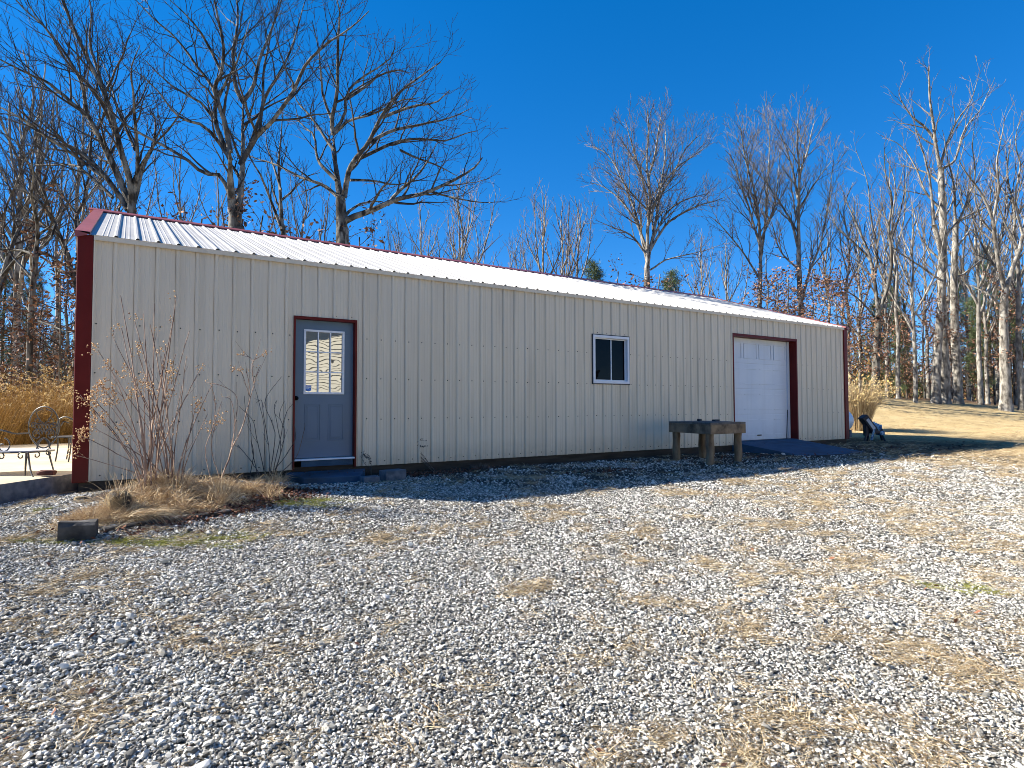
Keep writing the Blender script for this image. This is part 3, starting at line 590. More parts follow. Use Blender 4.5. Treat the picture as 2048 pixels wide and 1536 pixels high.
# short lawn texture close to the shed's right end and behind
lt = [tuft(i, 40, 0.16, 0.05, M['straw'], w_=0.002) for i in range(3)]
x, y, D = wedge(16000, 15, 34); k = (RNG.random(16000) < lawn_mask(x, y)*0.9) & ((x > 17.0) | (y > 9.4)); x, y = x[k], y[k]; n = len(x)
s_ = RNG.uniform(0.8, 1.7, n); scatter('lawn_grass', lt, np.stack([x, y, g(x, y)-0.01], -1), np.stack([x*0, x*0, RNG.uniform(0, 6.28, n)], -1), np.stack([s_, s_, s_*0.6], -1))
# a few green-yellow weeds in front of the bed
gw = [tuft(i, 50, 0.09, 0.055, M['moss']) for i in range(3)]
P = []
for u, v, a, b, n in ((345, 1088, .22, .05, 26), (430, 1075, .2, .06, 18), (600, 1010, .22, .05, 26), (640, 1002, .15, .04, 12), (240, 1085, .12, .05, 8), (100, 1020, .12, .05, 5), (75, 1085, .1, .03, 6), (1940, 1180, .2, .05, 8)):
    c_ = gp(u, v)
    for _ in range(n):
        s1, s2 = random.gauss(0, a), random.gauss(0, b); x, y = c_[0]+s1*0.843+s2*0.538, c_[1]-s1*0.538+s2*0.843; P.append((x, y, float(g(x, y))+0.004))
n = len(P); scatter('green_weeds', gw, P, np.stack([np.zeros(n), np.zeros(n), RNG.uniform(0, 6.28, n)], -1), np.repeat(RNG.uniform(0.6, 1.1, n)[:, None], 3, 1))
# fallen leaves: dark drift along the bed and beside the step, a few loose ones on the gravel
B = MB(); C, A, Bv = [], [], []
def drift(n, cx, cy, sx, sy, h=0.03, s=0.03, rz=0.0):
    for _ in range(n):
        a, b = random.gauss(0, sx), random.gauss(0, sy); x, y = cx+a*math.cos(rz)-b*math.sin(rz), cy+a*math.sin(rz)+b*math.cos(rz)
        if y > -0.03 and x > 0: y = -0.05
        z = float(g(x, y))+random.uniform(0.004, h); q = random.uniform(0, 6.28); t = random.gauss(0, 0.5); L_ = s*random.uniform(0.5, 1.2)
        C.append((x, y, z)); A.append((math.cos(q)*L_, math.sin(q)*L_, math.sin(t)*L_)); Bv.append((-math.sin(q)*L_*0.5, math.cos(q)*L_*0.5, random.gauss(0, 0.3)*L_))
for u, v, sx, sy, n in ((470, 1020, .35, .10, 500), (600, 985, .2, .08, 200), (520, 1005, .42, .10, 900), (420, 1035, .40, .06, 350), (560, 985, .3, .12, 420), (300, 1065, .22, .04, 90), (850, 950, .38, .14, 700), (960, 940, .22, .06, 160), (170, 1045, .15, .08, 50)):
    c_ = gp(u, v); drift(n, c_[0], c_[1], sx, sy, 0.045, 0.022, 0.15 if v < 1000 else 0.35)
for (x, y, sx, sy, n) in ((11.0, -1.3, .9, .35, 260), (16.2, -1.9, 1.6, .5, 420), (6.8, -1.7, .35, .12, 160)): drift(n, x, y, sx, sy, 0.03, 0.03)
x, y, D = wedge(420, 2, 12)
for a, b in zip(x, y):
    if b < -0.2 and (a > 0 or b < -2): drift(1, float(a), float(b), 0.01, 0.01, 0.035, 0.024)
for _ in range(150):
    x, y = random.uniform(12.2, 14.3), random.uniform(-1.9, 0.1)
    if abs(y+1.9) > 0.6 and random.random() < .6: continue
    z = 0.080-(0.12-y)/2.05*0.23+0.004; q = random.uniform(0, 6.28); L_ = random.uniform(.012, .03); C.append((x, y, z+.004)); A.append((math.cos(q)*L_, math.sin(q)*L_, .004)); Bv.append((-math.sin(q)*L_*.5, math.cos(q)*L_*.5, 0))
for _ in range(60):
    x, y = random.uniform(2.35, 3.3), random.uniform(-0.72, -0.06); q = random.uniform(0, 6.28); L_ = random.uniform(.01, .025); C.append((x, y, -.020)); A.append((math.cos(q)*L_, math.sin(q)*L_, .005)); Bv.append((-math.sin(q)*L_*.5, math.cos(q)*L_*.5, 0))
B.quads(np.array(C), np.array(A), np.array(Bv)); tag(B.build('fallen_leaves', M['litter']), kind='stuff')

# ------------------------------------------------------------------ the planting bed: stones, timber, shrubs
def rock(name, c, s, mt, seed, label, cat='rock', sub=3):
    r = np.random.default_rng(seed); bm = bmesh.new(); P = r.normal(size=(26, 3)); P /= np.linalg.norm(P, axis=1)[:, None]; P = np.sign(P)*np.abs(P)**0.6
    vs = [bm.verts.new(p*np.array(s)*0.62) for p in P]; bmesh.ops.convex_hull(bm, input=vs); bmesh.ops.delete(bm, geom=[v for v in bm.verts if not v.link_faces], context='VERTS')
    me = bpy.data.meshes.new(name); bm.to_mesh(me); bm.free(); me.materials.append(mt); o = bpy.data.objects.new(name, me); COL.objects.link(o); o.location = c; o.rotation_euler = (0, 0, r.uniform(0, 6))
    md = o.modifiers.new('b', 'BEVEL'); md.width = 0.012; md.segments = 2
    tag(o, label, cat); return o
c_ = gp(222, 1018); rock('rock', (c_[0]+0.05, c_[1]+0.02, 0.01), (0.27, 0.17, 0.18), M['rock'], 3, 'square brown fieldstone half buried in the dry grass of the bed')
c_ = gp(165, 1000); rock('rock', (c_[0], c_[1]+0.05, -0.10), (0.2, 0.14, 0.09), M['rock'], 5, 'small flat stone beside the foot of the red corner trim')
rock('rock', (-0.42, 0.16, 0.115), (0.17, 0.10, 0.06), M['redrock'], 8, 'flat dark red stone lying on the edge of the patio')
def timber(name, p0, p1, w_, h_, label, seed, mt='log'):
    r = np.random.default_rng(seed); p0, p1 = np.array(p0), np.array(p1); d = (p1-p0); Ln = np.linalg.norm(d); d /= Ln; s_ = np.array([-d[1], d[0], 0]); n = max(2, int(Ln/0.12)); B = MB(); V = []
    sec = [(-.5, -.5), (-.46, .38), (-.3, .5), (.3, .5), (.47, .4), (.5, -.5)]
    for i in range(n+1):
        for a, b in sec: V.append(p0+d*Ln*i/n+s_*w_*a*(1+r.normal(0, .03))+np.array([0, 0, 1])*(h_*(b+.5)*(1+r.normal(0, .03))))
    B.add(V, [(i*6+k, i*6+k+1, (i+1)*6+k+1, (i+1)*6+k) for i in range(n) for k in range(5)]); B.fl.append((np.array([[5, 4, 3, 2, 1, 0]]), 0)); B.fl.append((np.array([[n*6+k for k in range(6)]]), 0))
    o = B.build(name, M[mt]); tag(o, label, 'timber'); return o
a, b = gp(117, 1086), gp(192, 1080)
a[2] = b[2] = -0.26; off = np.array([0.0, 0.075, 0.0]); timber('timber', a+off, b+off, 0.16, 0.215, 'short dark square timber end at the front left corner of the bed', 2)
a, b = gp(205, 1068), gp(460, 1030); a[2] = -0.24; b[2] = -0.22; timber('timber', a+off, b+off, 0.12, 0.105, 'long mossy edging timber half buried along the front of the bed', 4)

def shrub_stems(B, base, stems, r0=0.006, twig=0.0017, side=True):
    r0 *= 1.1; twig *= 1.6
    tips = []
    for S in stems:
        P = crv(S, 22); n = len(P); P = P+np.cumsum(RNG.normal(0, 0.0022, P.shape), 0); P[0] = S[0]
        rr = np.linspace(r0, twig, n); B.tube(P, rr, 5, cap=False); tips.append(P[-1])
        if side:
            for k in range(6, n-1, 3):
                if random.random() < 0.42:
                    t = P[min(k+1, n-1)]-P[k-1]; t /= np.linalg.norm(t); q = RNG.normal(0, 1, 3); q -= q@t*t; q /= np.linalg.norm(q)
                    d = t*0.8+q*0.5+np.array([0, 0, 0.25]); d /= np.linalg.norm(d); Ln = random.uniform(0.08, 0.34)*(1.2-k/n); m_ = P[k]+d*Ln*0.5; e = P[k]+d*Ln+np.array([0, 0, 0.12*Ln]); B.tube(crv([P[k], m_, e], 6), np.linspace(rr[k]*0.6, 0.0012, 6), 4, cap=False); tips.append(e)
    return tips
def pods(B, c, n, L_, r=0.0092, d=(0, 0, 1)):
    """a panicle of round seed capsules"""
    d = np.array(d, float); d /= np.linalg.norm(d)
    for k in range(n):
        t = k/n; w_ = 0.042*(1-0.6*t); q = c+d*L_*t+RNG.normal(0, 1, 3)*np.array([w_, w_, 0.008])
        rr = r*random.uniform(0.6, 1.15); V = [q+np.array(p_)*rr for p_ in ((1, 0, 0), (0, 1, 0), (-1, 0, 0), (0, -1, 0), (0, 0, 1.2), (0, 0, -1.1))]
        B.add(V, [(0, 1, 4), (1, 2, 4), (2, 3, 4), (3, 0, 4), (1, 0, 5), (2, 1, 5), (3, 2, 5), (0, 3, 5)])
# main shrub: many canes fanning from one crown, some ends carried by clusters of capsules
base = gp(325, 985); bD = float((base-CP)@fw)
sh = empty('shrub', tuple(base)); tag(sh, 'tall leafless cane shrub with tan seed clusters in front of the left wall', 'shrub')
ends = [(245, 592, 0), (287, 628, -.1), (352, 592, .05), (344, 640, 0), (268, 636, .15), (190, 700, .1), (222, 732, .1), (160, 792, -.15), (185, 790, -.2), (200, 770, -.1), (208, 840, -.25), (238, 655, .2), (300, 650, .1), (318, 700, -.1), (376, 715, 0), (384, 660, .15),
        (330, 690, .2), (402, 735, 0), (428, 765, .1), (418, 830, -.2), (395, 800, .1), (275, 700, -.2), (255, 745, -.25), (338, 745, -.3), (365, 770, -.25), (160, 870, -.3), (148, 905, -.35), (310, 610, .3), (225, 670, .3), (290, 760, .3), (350, 705, .3), (215, 800, .25), (180, 850, -.1)]
B = MB(); PB = MB()
for u, v, dd in ends:
    e = at(u, v, bD+dd*0.7); b0 = base+np.array([random.uniform(-.17, .17), random.uniform(-.13, .13), -0.05]); h = e-b0
    m1 = b0+h*0.35+np.array([-h[0]*0.14, -h[1]*0.12, 0.05*abs(h[0])]); m2 = b0+h*0.7+np.array([-h[0]*0.08, 0, 0.03])
    tp = shrub_stems(B, base, [[b0, m1, m2, e]], r0=0.0088 if v < 660 else random.uniform(0.0045, 0.0085), twig=0.0023 if v < 720 and 230 < u < 400 else 0.0019)
    if v > 690 and u < 300: pods(PB, e-np.array([0, 0, 0.06]), random.randint(22, 40), 0.15, d=(random.uniform(-.4, .4), 0, 1))
    elif random.random() < 0.4: pods(PB, e-np.array([0, 0, 0.03]), random.randint(5, 14), 0.08)
    for t_ in tp[1:]:
        if random.random() < (0.22 if u < 260 or u > 400 else 0.06): pods(PB, t_, random.randint(4, 12), 0.06)
for u, v in ((168, 815), (185, 830), (207, 785), (222, 790), (228, 812), (188, 812), (193, 845), (275, 780), (340, 770), (335, 800), (345, 745), (180, 880), (165, 885), (240, 870), (262, 800), (400, 825), (300, 790)):
    pods(PB, at(u, v, bD-random.uniform(-.1, .25)), 26, 0.14, d=(random.uniform(-.3, .3), 0, 1))
B.build('stems', M['cane'], sh); tag(PB.build('seed_heads', M['pod'], sh), kind='stuff')
# second shrub: bent forked stems in the sun right of the first
b2 = gp(432, 985); D2 = float((b2-CP)@fw); s2 = empty('shrub', tuple(b2)); tag(s2, 'pale leaning forked sapling between the tall shrub and the blue door', 'shrub')
B = MB(); PB = MB()
def px(*q): return [at(u, v, D2+dd) for u, v, dd in q]
T2 = [(px((432, 985, 0), (455, 925, 0), (464, 893, 0), (480, 862, 0), (493, 820, .03), (500, 793, .05), (508, 768, .05)), .009), (px((446, 950, 0), (458, 905, 0), (468, 855, .1), (466, 820, .1), (460, 795, .1), (448, 792, .1)), .004), (px((464, 893, 0), (470, 850, .05), (474, 815, .05), (468, 792, .05), (440, 776, .05), (412, 770, .1)), .004),
      (px((508, 768, .05), (512, 755, .05), (519, 735, .05)), .004), (px((508, 768, .05), (503, 740, .05), (506, 722, .05), (520, 712, .1), (534, 702, .1)), .005), (px((506, 722, .05), (498, 714, .1), (482, 710, .1)), .003), (px((500, 793, .05), (492, 770, 0), (482, 745, 0), (475, 742, 0)), .003), (px((500, 793, .05), (497, 765, 0), (490, 745, 0)), .003), (px((440, 960, 0), (425, 900, -.1), (430, 850, -.1), (444, 800, -.1)), .004), (px((425, 975, 0), (410, 900, .1), (424, 850, .1), (428, 800, .1), (420, 765, .1)), .004)]
for S, r0 in T2: tp = shrub_stems(B, b2, [S], r0=r0, twig=0.0022); [pods(PB, t_, 4, 0.03, r=0.006) for t_ in tp[:1]]
for u, v in ((447, 832), (445, 845), (420, 850), (436, 850), (413, 865), (474, 740), (478, 745), (530, 712), (486, 712)): pods(PB, at(u, v, D2), 9, 0.05)
B.build('stems', M['cane'], s2); tag(PB.build('seed_heads', M['pod'], s2), kind='stuff')
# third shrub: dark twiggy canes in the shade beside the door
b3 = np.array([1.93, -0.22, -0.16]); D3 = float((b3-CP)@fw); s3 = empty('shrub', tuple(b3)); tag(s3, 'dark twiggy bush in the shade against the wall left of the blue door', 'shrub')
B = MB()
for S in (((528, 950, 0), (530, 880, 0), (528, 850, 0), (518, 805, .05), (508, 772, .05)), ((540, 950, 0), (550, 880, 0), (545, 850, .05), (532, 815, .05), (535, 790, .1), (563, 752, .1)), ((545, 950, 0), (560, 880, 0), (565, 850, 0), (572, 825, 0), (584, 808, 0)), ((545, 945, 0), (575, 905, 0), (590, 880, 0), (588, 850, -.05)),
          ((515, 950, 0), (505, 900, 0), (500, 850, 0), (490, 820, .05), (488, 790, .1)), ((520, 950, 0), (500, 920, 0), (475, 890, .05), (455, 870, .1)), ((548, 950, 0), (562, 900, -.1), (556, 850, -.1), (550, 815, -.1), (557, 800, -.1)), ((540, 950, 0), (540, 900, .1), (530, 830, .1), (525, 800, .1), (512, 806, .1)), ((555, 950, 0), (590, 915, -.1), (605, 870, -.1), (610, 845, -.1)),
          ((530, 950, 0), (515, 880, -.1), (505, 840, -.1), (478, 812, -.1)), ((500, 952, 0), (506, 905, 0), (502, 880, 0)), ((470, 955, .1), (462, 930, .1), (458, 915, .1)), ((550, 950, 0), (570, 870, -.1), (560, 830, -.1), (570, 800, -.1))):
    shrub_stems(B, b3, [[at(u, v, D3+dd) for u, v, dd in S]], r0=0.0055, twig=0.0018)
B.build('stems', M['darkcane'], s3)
# small dead weeds further along the wall
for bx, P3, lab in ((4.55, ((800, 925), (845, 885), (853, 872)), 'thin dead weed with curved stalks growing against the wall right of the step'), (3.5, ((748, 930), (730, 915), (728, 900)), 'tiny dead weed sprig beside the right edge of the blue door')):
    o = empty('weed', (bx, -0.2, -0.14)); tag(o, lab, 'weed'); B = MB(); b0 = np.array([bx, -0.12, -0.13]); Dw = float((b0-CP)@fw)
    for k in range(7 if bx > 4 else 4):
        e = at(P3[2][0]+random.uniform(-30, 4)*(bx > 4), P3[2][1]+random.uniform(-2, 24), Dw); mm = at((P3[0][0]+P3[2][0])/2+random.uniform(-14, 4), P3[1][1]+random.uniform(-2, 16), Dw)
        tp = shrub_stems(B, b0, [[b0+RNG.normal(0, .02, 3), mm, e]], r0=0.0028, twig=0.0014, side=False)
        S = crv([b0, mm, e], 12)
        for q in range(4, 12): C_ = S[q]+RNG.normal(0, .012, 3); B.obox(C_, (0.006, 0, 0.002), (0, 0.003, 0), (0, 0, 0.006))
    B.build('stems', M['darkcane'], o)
# heaped dry grass round the shrub's foot
B = MB()
def heap(cx, cy, n, rx, ry, h, L0=0.16, el0=0.2, el1=1.3, droop=0.6, w_=0.0016):
    for _ in range(n):
        a = random.uniform(0, 6.28); q = math.sqrt(random.random()); x, y = cx+rx*q*math.cos(a), cy+ry*q*math.sin(a)
        if y > -0.04 and x > 0: continue
        el = random.uniform(el0, el1); az = random.uniform(0, 6.28)
        blade(B, (x, y, float(g(x, y))+random.uniform(0, h*(1-q*q))), (math.cos(az)*math.cos(el), math.sin(az)*math.cos(el), math.sin(el)), L0*random.uniform(0.5, 1.4), w_*random.uniform(.7, 1.4), random.uniform(0.2, droop), 5)
for u, v, n, rx, ry, h in ((330, 985, 2200, .38, .30, .26), (420, 990, 1700, .34, .24, .20), (250, 1030, 1500, .36, .26, .06), (470, 985, 1200, .3, .2, .12), (540, 965, 900, .26, .14, .08), (200, 1035, 900, .3, .2, .04), (390, 960, 900, .2, .15, .16), (160, 1045, 500, .22, .18, .03), (560, 950, 350, .2, .1, .05)):
    c_ = gp(u, v); heap(c_[0], c_[1], n, rx, ry, h*.8, 0.14)
for _ in range(46):          # uneven tussocks, some tall, some collapsed
    u = random.choice((random.uniform(290, 480), random.uniform(230, 560))); v = random.uniform(965, 1030)+(u-400)*-0.12; c_ = gp(u, v); tall = random.random() < 0.35
    heap(c_[0], c_[1], random.randint(50, 150), random.uniform(.04, .12), random.uniform(.04, .10), .14, random.uniform(.26, .40) if tall else random.uniform(.12, .2), 0.6 if tall else 0.1, 1.5 if tall else 1.2, random.uniform(.2, .9), .0024)
for u, v, n, rx, ry in ((300, 1025, 1500, .34, .14), (380, 1025, 1300, .34, .14), (235, 1035, 900, .25, .14), (165, 1050, 500, .16, .14), (470, 1010, 500, .25, .12)):
    c_ = gp(u, v); heap(c_[0], c_[1], n, rx, ry, .05, 0.13, 0.05, 0.8)
c_ = gp(300, 1045)
for _ in range(260):      # one bleached tuft flopping over the edging
    b_ = c_+np.array([random.gauss(-.05, .09), random.gauss(0, .05), 0.08]); blade(B, b_, (random.uniform(.5, 1.0), random.uniform(-.7, -.1), random.uniform(.3, .9)), random.uniform(.2, .34), .0022, random.uniform(.5, 1.0), 6)
tag(B.build('bed_grass', M['mound']), kind='stuff')
o = None
# dark dried clump by the wall
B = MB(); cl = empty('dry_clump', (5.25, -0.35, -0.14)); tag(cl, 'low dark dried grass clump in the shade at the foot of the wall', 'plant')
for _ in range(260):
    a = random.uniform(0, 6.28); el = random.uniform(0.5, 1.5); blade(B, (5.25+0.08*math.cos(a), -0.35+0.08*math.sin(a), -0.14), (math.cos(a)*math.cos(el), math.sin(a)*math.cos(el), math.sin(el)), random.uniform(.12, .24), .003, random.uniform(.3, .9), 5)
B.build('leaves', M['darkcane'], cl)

# ------------------------------------------------------------------ patio, bench, chair, table, machine, tank
E0 = np.array([-0.12, 0.42]); dE = np.array([-0.68, -0.97]); dE /= np.linalg.norm(dE)
poly = [E0+dE*0.0, E0+dE*1.18, E0+dE*5.2, (-9.5, -4.0), (-9.5, 8.2), (-0.12, 8.2)]
B = MB(); n = len(poly); V = [(p[0], p[1], 0.072) for p in poly]+[(p[0], p[1], -0.7) for p in poly]
B.add(V, [(k, n+k, n+(k+1) % n, (k+1) % n) for k in range(n)], 1); B.fl.append((np.array([list(range(n))]), 0))  # sides coloured darker than the top to stand in for shade
o = B.build('patio', [M['patio'], M['block']]); tag(o, kind='structure')
def spiral(c, ax, ay, r0, r1, a0, a1, n=22):
    t = np.linspace(0, 1, n)[:, None]; a = a0+(a1-a0)*t; r = r0+(r1-r0)*t
    return np.asarray(c)+np.asarray(ax)*r*np.cos(a)+np.asarray(ay)*r*np.sin(a)
# wrought iron bench at the patio edge, seen nearly end on to its long side
Db = 7.35
def pb(u, v, d=0.0): return at(u, v, Db+d)
bench = empty('garden_bench', tuple(pb(20, 960))); tag(bench, 'wrought iron garden bench with a scrolled oval back on the sunny patio', 'bench')
B = MB(); a = np.linspace(0, 2*math.pi, 40)
c0 = pb(8, 899, .30); exx = RT*0.56; eyy = np.array([fw[0], fw[1], 0])*0.30
P = np.array([c0+exx*math.copysign(abs(math.cos(t))**.7, math.cos(t))+eyy*math.copysign(abs(math.sin(t))**.8, math.sin(t)) for t in a[:-1]]); n = len(P)
B.add(np.vstack([P, P-[0, 0, .018]]), [(k, (k+1) % n, n+(k+1) % n, n+k) for k in range(n)]); B.fl.append((np.array([list(range(n))]), 0)); B.fl.append((np.array([list(range(n, 2*n))[::-1]]), 0))
B.build('seat', M['seat'], bench)
B = MB(); B.tube(np.vstack([P, P[:1]])-[0, 0, .02], 0.010, 6, cap=False); B.build('seat_rim', M['blackm'], bench)
B = MB(); ax, ay = RT, np.array([0, 0, 1.0]); oc = pb(88, 856, .42)
ring = np.array([oc+ax*0.198*math.cos(t)*(1.0 if math.sin(t) > 0 else 1-0.25*math.sin(t)**2)+ay*(0.265*math.sin(t)+0.01) for t in a]); B.tube(ring, 0.0085, 6, cap=False)
for sg in (-1, 1):
    B.tube(crv([oc+ax*sg*0.02+ay*0.245, oc+ax*sg*.10+ay*.20, oc+ax*sg*.055+ay*.10, oc+ax*sg*.005+ay*.06], 16), 0.0065, 5)
    B.tube(spiral(oc+ax*sg*.075+ay*.095, ax*sg, ay, .05, .012, -1.2, 4.6), 0.006, 5); B.tube(spiral(oc+ax*sg*.13+ay*.045, ax*sg, ay, .042, .010, -1.8, 4.4), 0.006, 5)
    B.tube(spiral(oc+ax*sg*.085-ay*.085, ax*sg, ay, .078, .015, 2.6, -5.2), 0.0075, 5)
    B.tube(crv([oc+ax*sg*.03-ay*.13, oc+ax*sg*.085-ay*.20, oc+ax*sg*.06-ay*.285], 14), 0.0075, 5); B.tube(crv([oc-ax*sg*.015-ay*.12, oc+ax*sg*.045-ay*.17, oc+ax*sg*.10-ay*.285], 14), 0.0065, 5)
    for k in range(5):
        q = -0.09+k*0.045; B.tube(crv([oc+ax*sg*(q-.03)+ay*(-.08), oc+ax*sg*(q+.04)+ay*.045], 4), 0.0045, 4)
B.tube(crv([oc-ax*.17+ay*.02, oc-ax*.1+ay*.055, oc+ay*.05, oc+ax*.1+ay*.05, oc+ax*.19+ay*.02], 16), 0.006, 5)
B.build('backrest', M['blackm'], bench)
B = MB(); B.tube(crv([pb(-60, 850, .1), pb(5, 861, .1), pb(30, 867, .15), pb(58, 866, .3)], 18), 0.011, 6)
B.tube(spiral(pb(6, 892, .1), ax, ay, .10, .02, 1.4, -5.0, 30), 0.008, 6)
B.build('armrest', M['blackm'], bench)
for q in (((53, 905, .0), (51, 935, .0), (51, 951, .0)), ((56, 905, .05), (60, 935, -.05), (66, 957, -.12)), ((97, 903, .3), (102, 922, .3), (108, 944, .15)), ((-30, 905, .0), (-33, 935, .0), (-35, 955, .0))):
    B = MB(); P = crv([pb(u, v, d) for u, v, d in q], 10); P[-1][2] = 0.075; B.tube(P, np.linspace(.013, .009, 10), 6); B.build('leg', M['blackm'], bench)
for u, v, sg in ((42, 912, -1), (73, 910, 1), (98, 905, -1), (2, 913, 1)):
    B = MB(); B.tube(spiral(pb(u, v, .02), ax*sg, ay, .045, .014, 1.6, -3.6, 20), 0.0075, 6); B.build('scroll', M['blackm'], bench)
# second metal chair behind, half hidden by the corner trim
Dc = 9.2; ch = empty('garden_chair', tuple(at(140, 905, Dc))); tag(ch, 'dark metal patio chair partly hidden behind the red corner trim', 'chair')
pc = lambda u, v, d=0.0: at(u, v, Dc+d)
B = MB(); B.tube(crv([pc(113, 868), pc(117, 842), pc(128, 834), pc(142, 837), pc(158, 850), pc(165, 870)], 20), 0.011, 6); B.tube(crv([pc(122, 852), pc(128, 843), pc(138, 846)], 8), 0.008, 5); B.build('backrest', M['blackm'], ch)
B = MB(); c0 = pc(140, 872, .2); P = np.array([c0+RT*.24*math.cos(t)+np.array([fw[0], fw[1], 0])*.22*math.sin(t) for t in a[:-1]]); n = len(P)
B.add(np.vstack([P, P-[0, 0, .02]]), [(k, (k+1) % n, n+(k+1) % n, n+k) for k in range(n)]); B.fl.append((np.array([list(range(n))]), 0)); B.build('seat', M['blackm'], ch)
for u, dd in ((116, .05), (142, -.05), (165, .05), (138, .42)):
    B = MB(); p0 = pc(u, 873, dd); p1 = p0.copy(); p1[2] = .075; B.tube(crv([p0, p1+(0, 0, .2), p1-RT*.03], 8), .011, 6); B.build('leg', M['blackm'], ch)

# workbench with round post legs
tb = empty('workbench', (9.45, -1.4, -0.14)); tag(tb, 'rough weathered wooden workbench on four round posts beside the ramp', 'table')
ps4 = [(8.88, -1.86), (9.76, -1.84), (10.12, -0.86), (9.22, -0.98)]; zt = 0.60
cen = np.mean(ps4, 0); cs = [cen+(np.array(p)-cen)*1.30 for p in ps4]
cs = [np.array((9.00, -1.93)), np.array((9.98, -1.92)), np.array((10.24, -0.70)), np.array((9.22, -0.76))]
for i, (x, y) in enumerate([(9.10, -1.83), (9.88, -1.82), (10.10, -0.82), (9.30, -0.87)]):
    B = MB(); zz = np.linspace(-0.3, zt-0.06, 9); B.tube([(x+0.004*math.sin(k*2+i), y+0.004*math.cos(k+i), z) for k, z in enumerate(zz)], 0.072+0.004*np.sin(np.arange(9)*1.7+i), 14); B.build('leg', M['post'], tb, smooth=True)
for k in range(4):
    a_, b_ = cs[k], cs[(k+1) % 4]; d = (b_-a_); Ln = np.linalg.norm(d); d = d/Ln; nn_ = np.array([d[1], -d[0]]); c_ = (a_+b_)/2-nn_*0.02; B = MB()
    B.obox((c_[0], c_[1], zt-0.115), (d[0]*(Ln/2-(0.0 if k % 2 else 0.04)), d[1]*(Ln/2-(0.0 if k % 2 else 0.04)), 0), (nn_[0]*0.02, nn_[1]*0.02, 0), (0, 0, 0.085)); bevel(B.build('apron_board', M['wood'], tb), 0.004, 2)
u_ = (cs[1]-cs[0]); v_ = (cs[3]-cs[0]); nb = 7
for k in range(nb):
    B = MB(); t0, t1 = (k+0.02)/nb, (k+0.98)/nb
    q = [cs[0]+v_*t0, cs[0]+(cs[2]-cs[3]+v_ if False else u_)+(cs[2]-cs[1])*t0, cs[1]+(cs[2]-cs[1])*t1, cs[0]+v_*t1]
    hz = random.uniform(-.003, .003); o2 = 0.02
    V = [(p[0], p[1], z) for z in (zt-0.028, zt+0.004+hz) for p in q]
    B.add(V, [(0, 3, 2, 1), (4, 5, 6, 7), (0, 1, 5, 4), (1, 2, 6, 5), (2, 3, 7, 6), (3, 0, 4, 7)]); B.build('top_board', M['woodtop'], tb)
for (x, y, sx, sy, sz, lab, cat, nm) in ((9.75, -1.05, .035, .03, .022, 'small dark wooden block left on top of the workbench', 'block', 'wood_block'), (9.98, -1.25, .07, .04, .016, 'flat dark metal offcut lying on the workbench', 'offcut', 'metal_offcut')):
    B = MB(); B.box(x-sx, x+sx, y-sy, y+sy, zt+0.006, zt+0.006+2*sz); o = B.build(nm, M['mdark']); bevel(o, 0.005, 2); tag(o, lab, cat)

# blue machine on splayed legs past the right corner
mc = np.array([18.75, 0.25, float(g(18.75, .25))]); mach = empty('garden_machine', tuple(mc)); tag(mach, 'small worn blue machine on splayed dark legs with a pale slanting chute', 'machine')
Dm = float((mc-CP)@fw); pm = lambda u, v, d=0.0: at(u, v, Dm+d)
for q in ((1736, 846, 1729, 882, -.1), (1738, 850, 1734, 884, .2), (1757, 860, 1770, 882, -.1), (1755, 858, 1764, 880, .2)):
    B = MB(); B.tube(crv([pm(q[0], q[1]), pm((q[0]+q[2])/2+1, (q[1]+q[3])/2, q[4]/2), pm(q[2], q[3], q[4])], 6), .028, 7); B.build('leg', M['mdark'], mach)
fl = np.array([fw[0], fw[1], 0]); p0, p1 = pm(1725, 833), pm(1745, 860); d = p1-p0; s_ = np.cross(d, fw); s_ /= np.linalg.norm(s_)
B = MB(); B.obox((p0+p1)/2, d/2*1.04, s_*.095, fl*.13); bevel(B.build('casing', M['mdark'], mach), .02, 2)
B = MB(); B.obox((p0+p1)/2-fl*.14+d*.05, d/2*.72, s_*.045, fl*.012); bevel(B.build('chute', M['mlight'], mach), .01, 2)
B = MB(); p0, p1 = pm(1729, 838), pm(1731, 872); d = p1-p0; B.obox((p0+p1)/2+RT*.02, d/2, RT*.045, fl*.08); bevel(B.build('side_plate', M['mdark'], mach), .02, 2)
B = MB(); p0, p1 = pm(1744, 856), pm(1738, 880); d = p1-p0; B.obox((p0+p1)/2-fl*.12, d/2, RT*.03, fl*.02); bevel(B.build('brace', M['mblue'], mach), .008, 2)
B = MB(); c_ = pm(1752, 854); t = np.linspace(0, 1, 11); axd = (RT*.7+UP*-.35-fl*.4); axd /= np.linalg.norm(axd); P = c_+axd*((t-.5)*.30)[:, None]; B.tube(P, [.05, .12, .125, .10, .13, .10, .13, .10, .125, .11, .04], 12); B.build('motor', M['mblue'], mach, smooth=False)
B = MB(); B.obox(pm(1750, 862), RT*.17, UP*.075, fl*.12); bevel(B.build('body', M['mdark'], mach), .03, 2)
B = MB(); B.obox(pm(1760, 866), RT*.07, UP*.06, fl*.13); bevel(B.build('fuel_tank', M['mblue'], mach), .02, 2)
# white gas tank showing past the corner
tk = empty('gas_tank', (19.2, 1.8, float(g(19.2, 1.8)))); tag(tk, 'white domed end of a gas tank just behind the right corner of the shed', 'tank')
B = MB(); r_ = .37; xx = [18.0-.18, 18.0-.15, 18.0-.08, 18.0, 19.95, 20.06, 20.14, 20.18]; B.tube([(x, 1.8, .42) for x in xx], [.03, .2, .32, r_, r_, .32, .2, .03], 28); B.build('shell', M['tank'], tk, smooth=True)
for x in (18.5, 20.0):
    B = MB(); B.box(x-.05, x+.05, 1.55, 2.05, -.3, .12); B.build('foot', M['block'], tk)

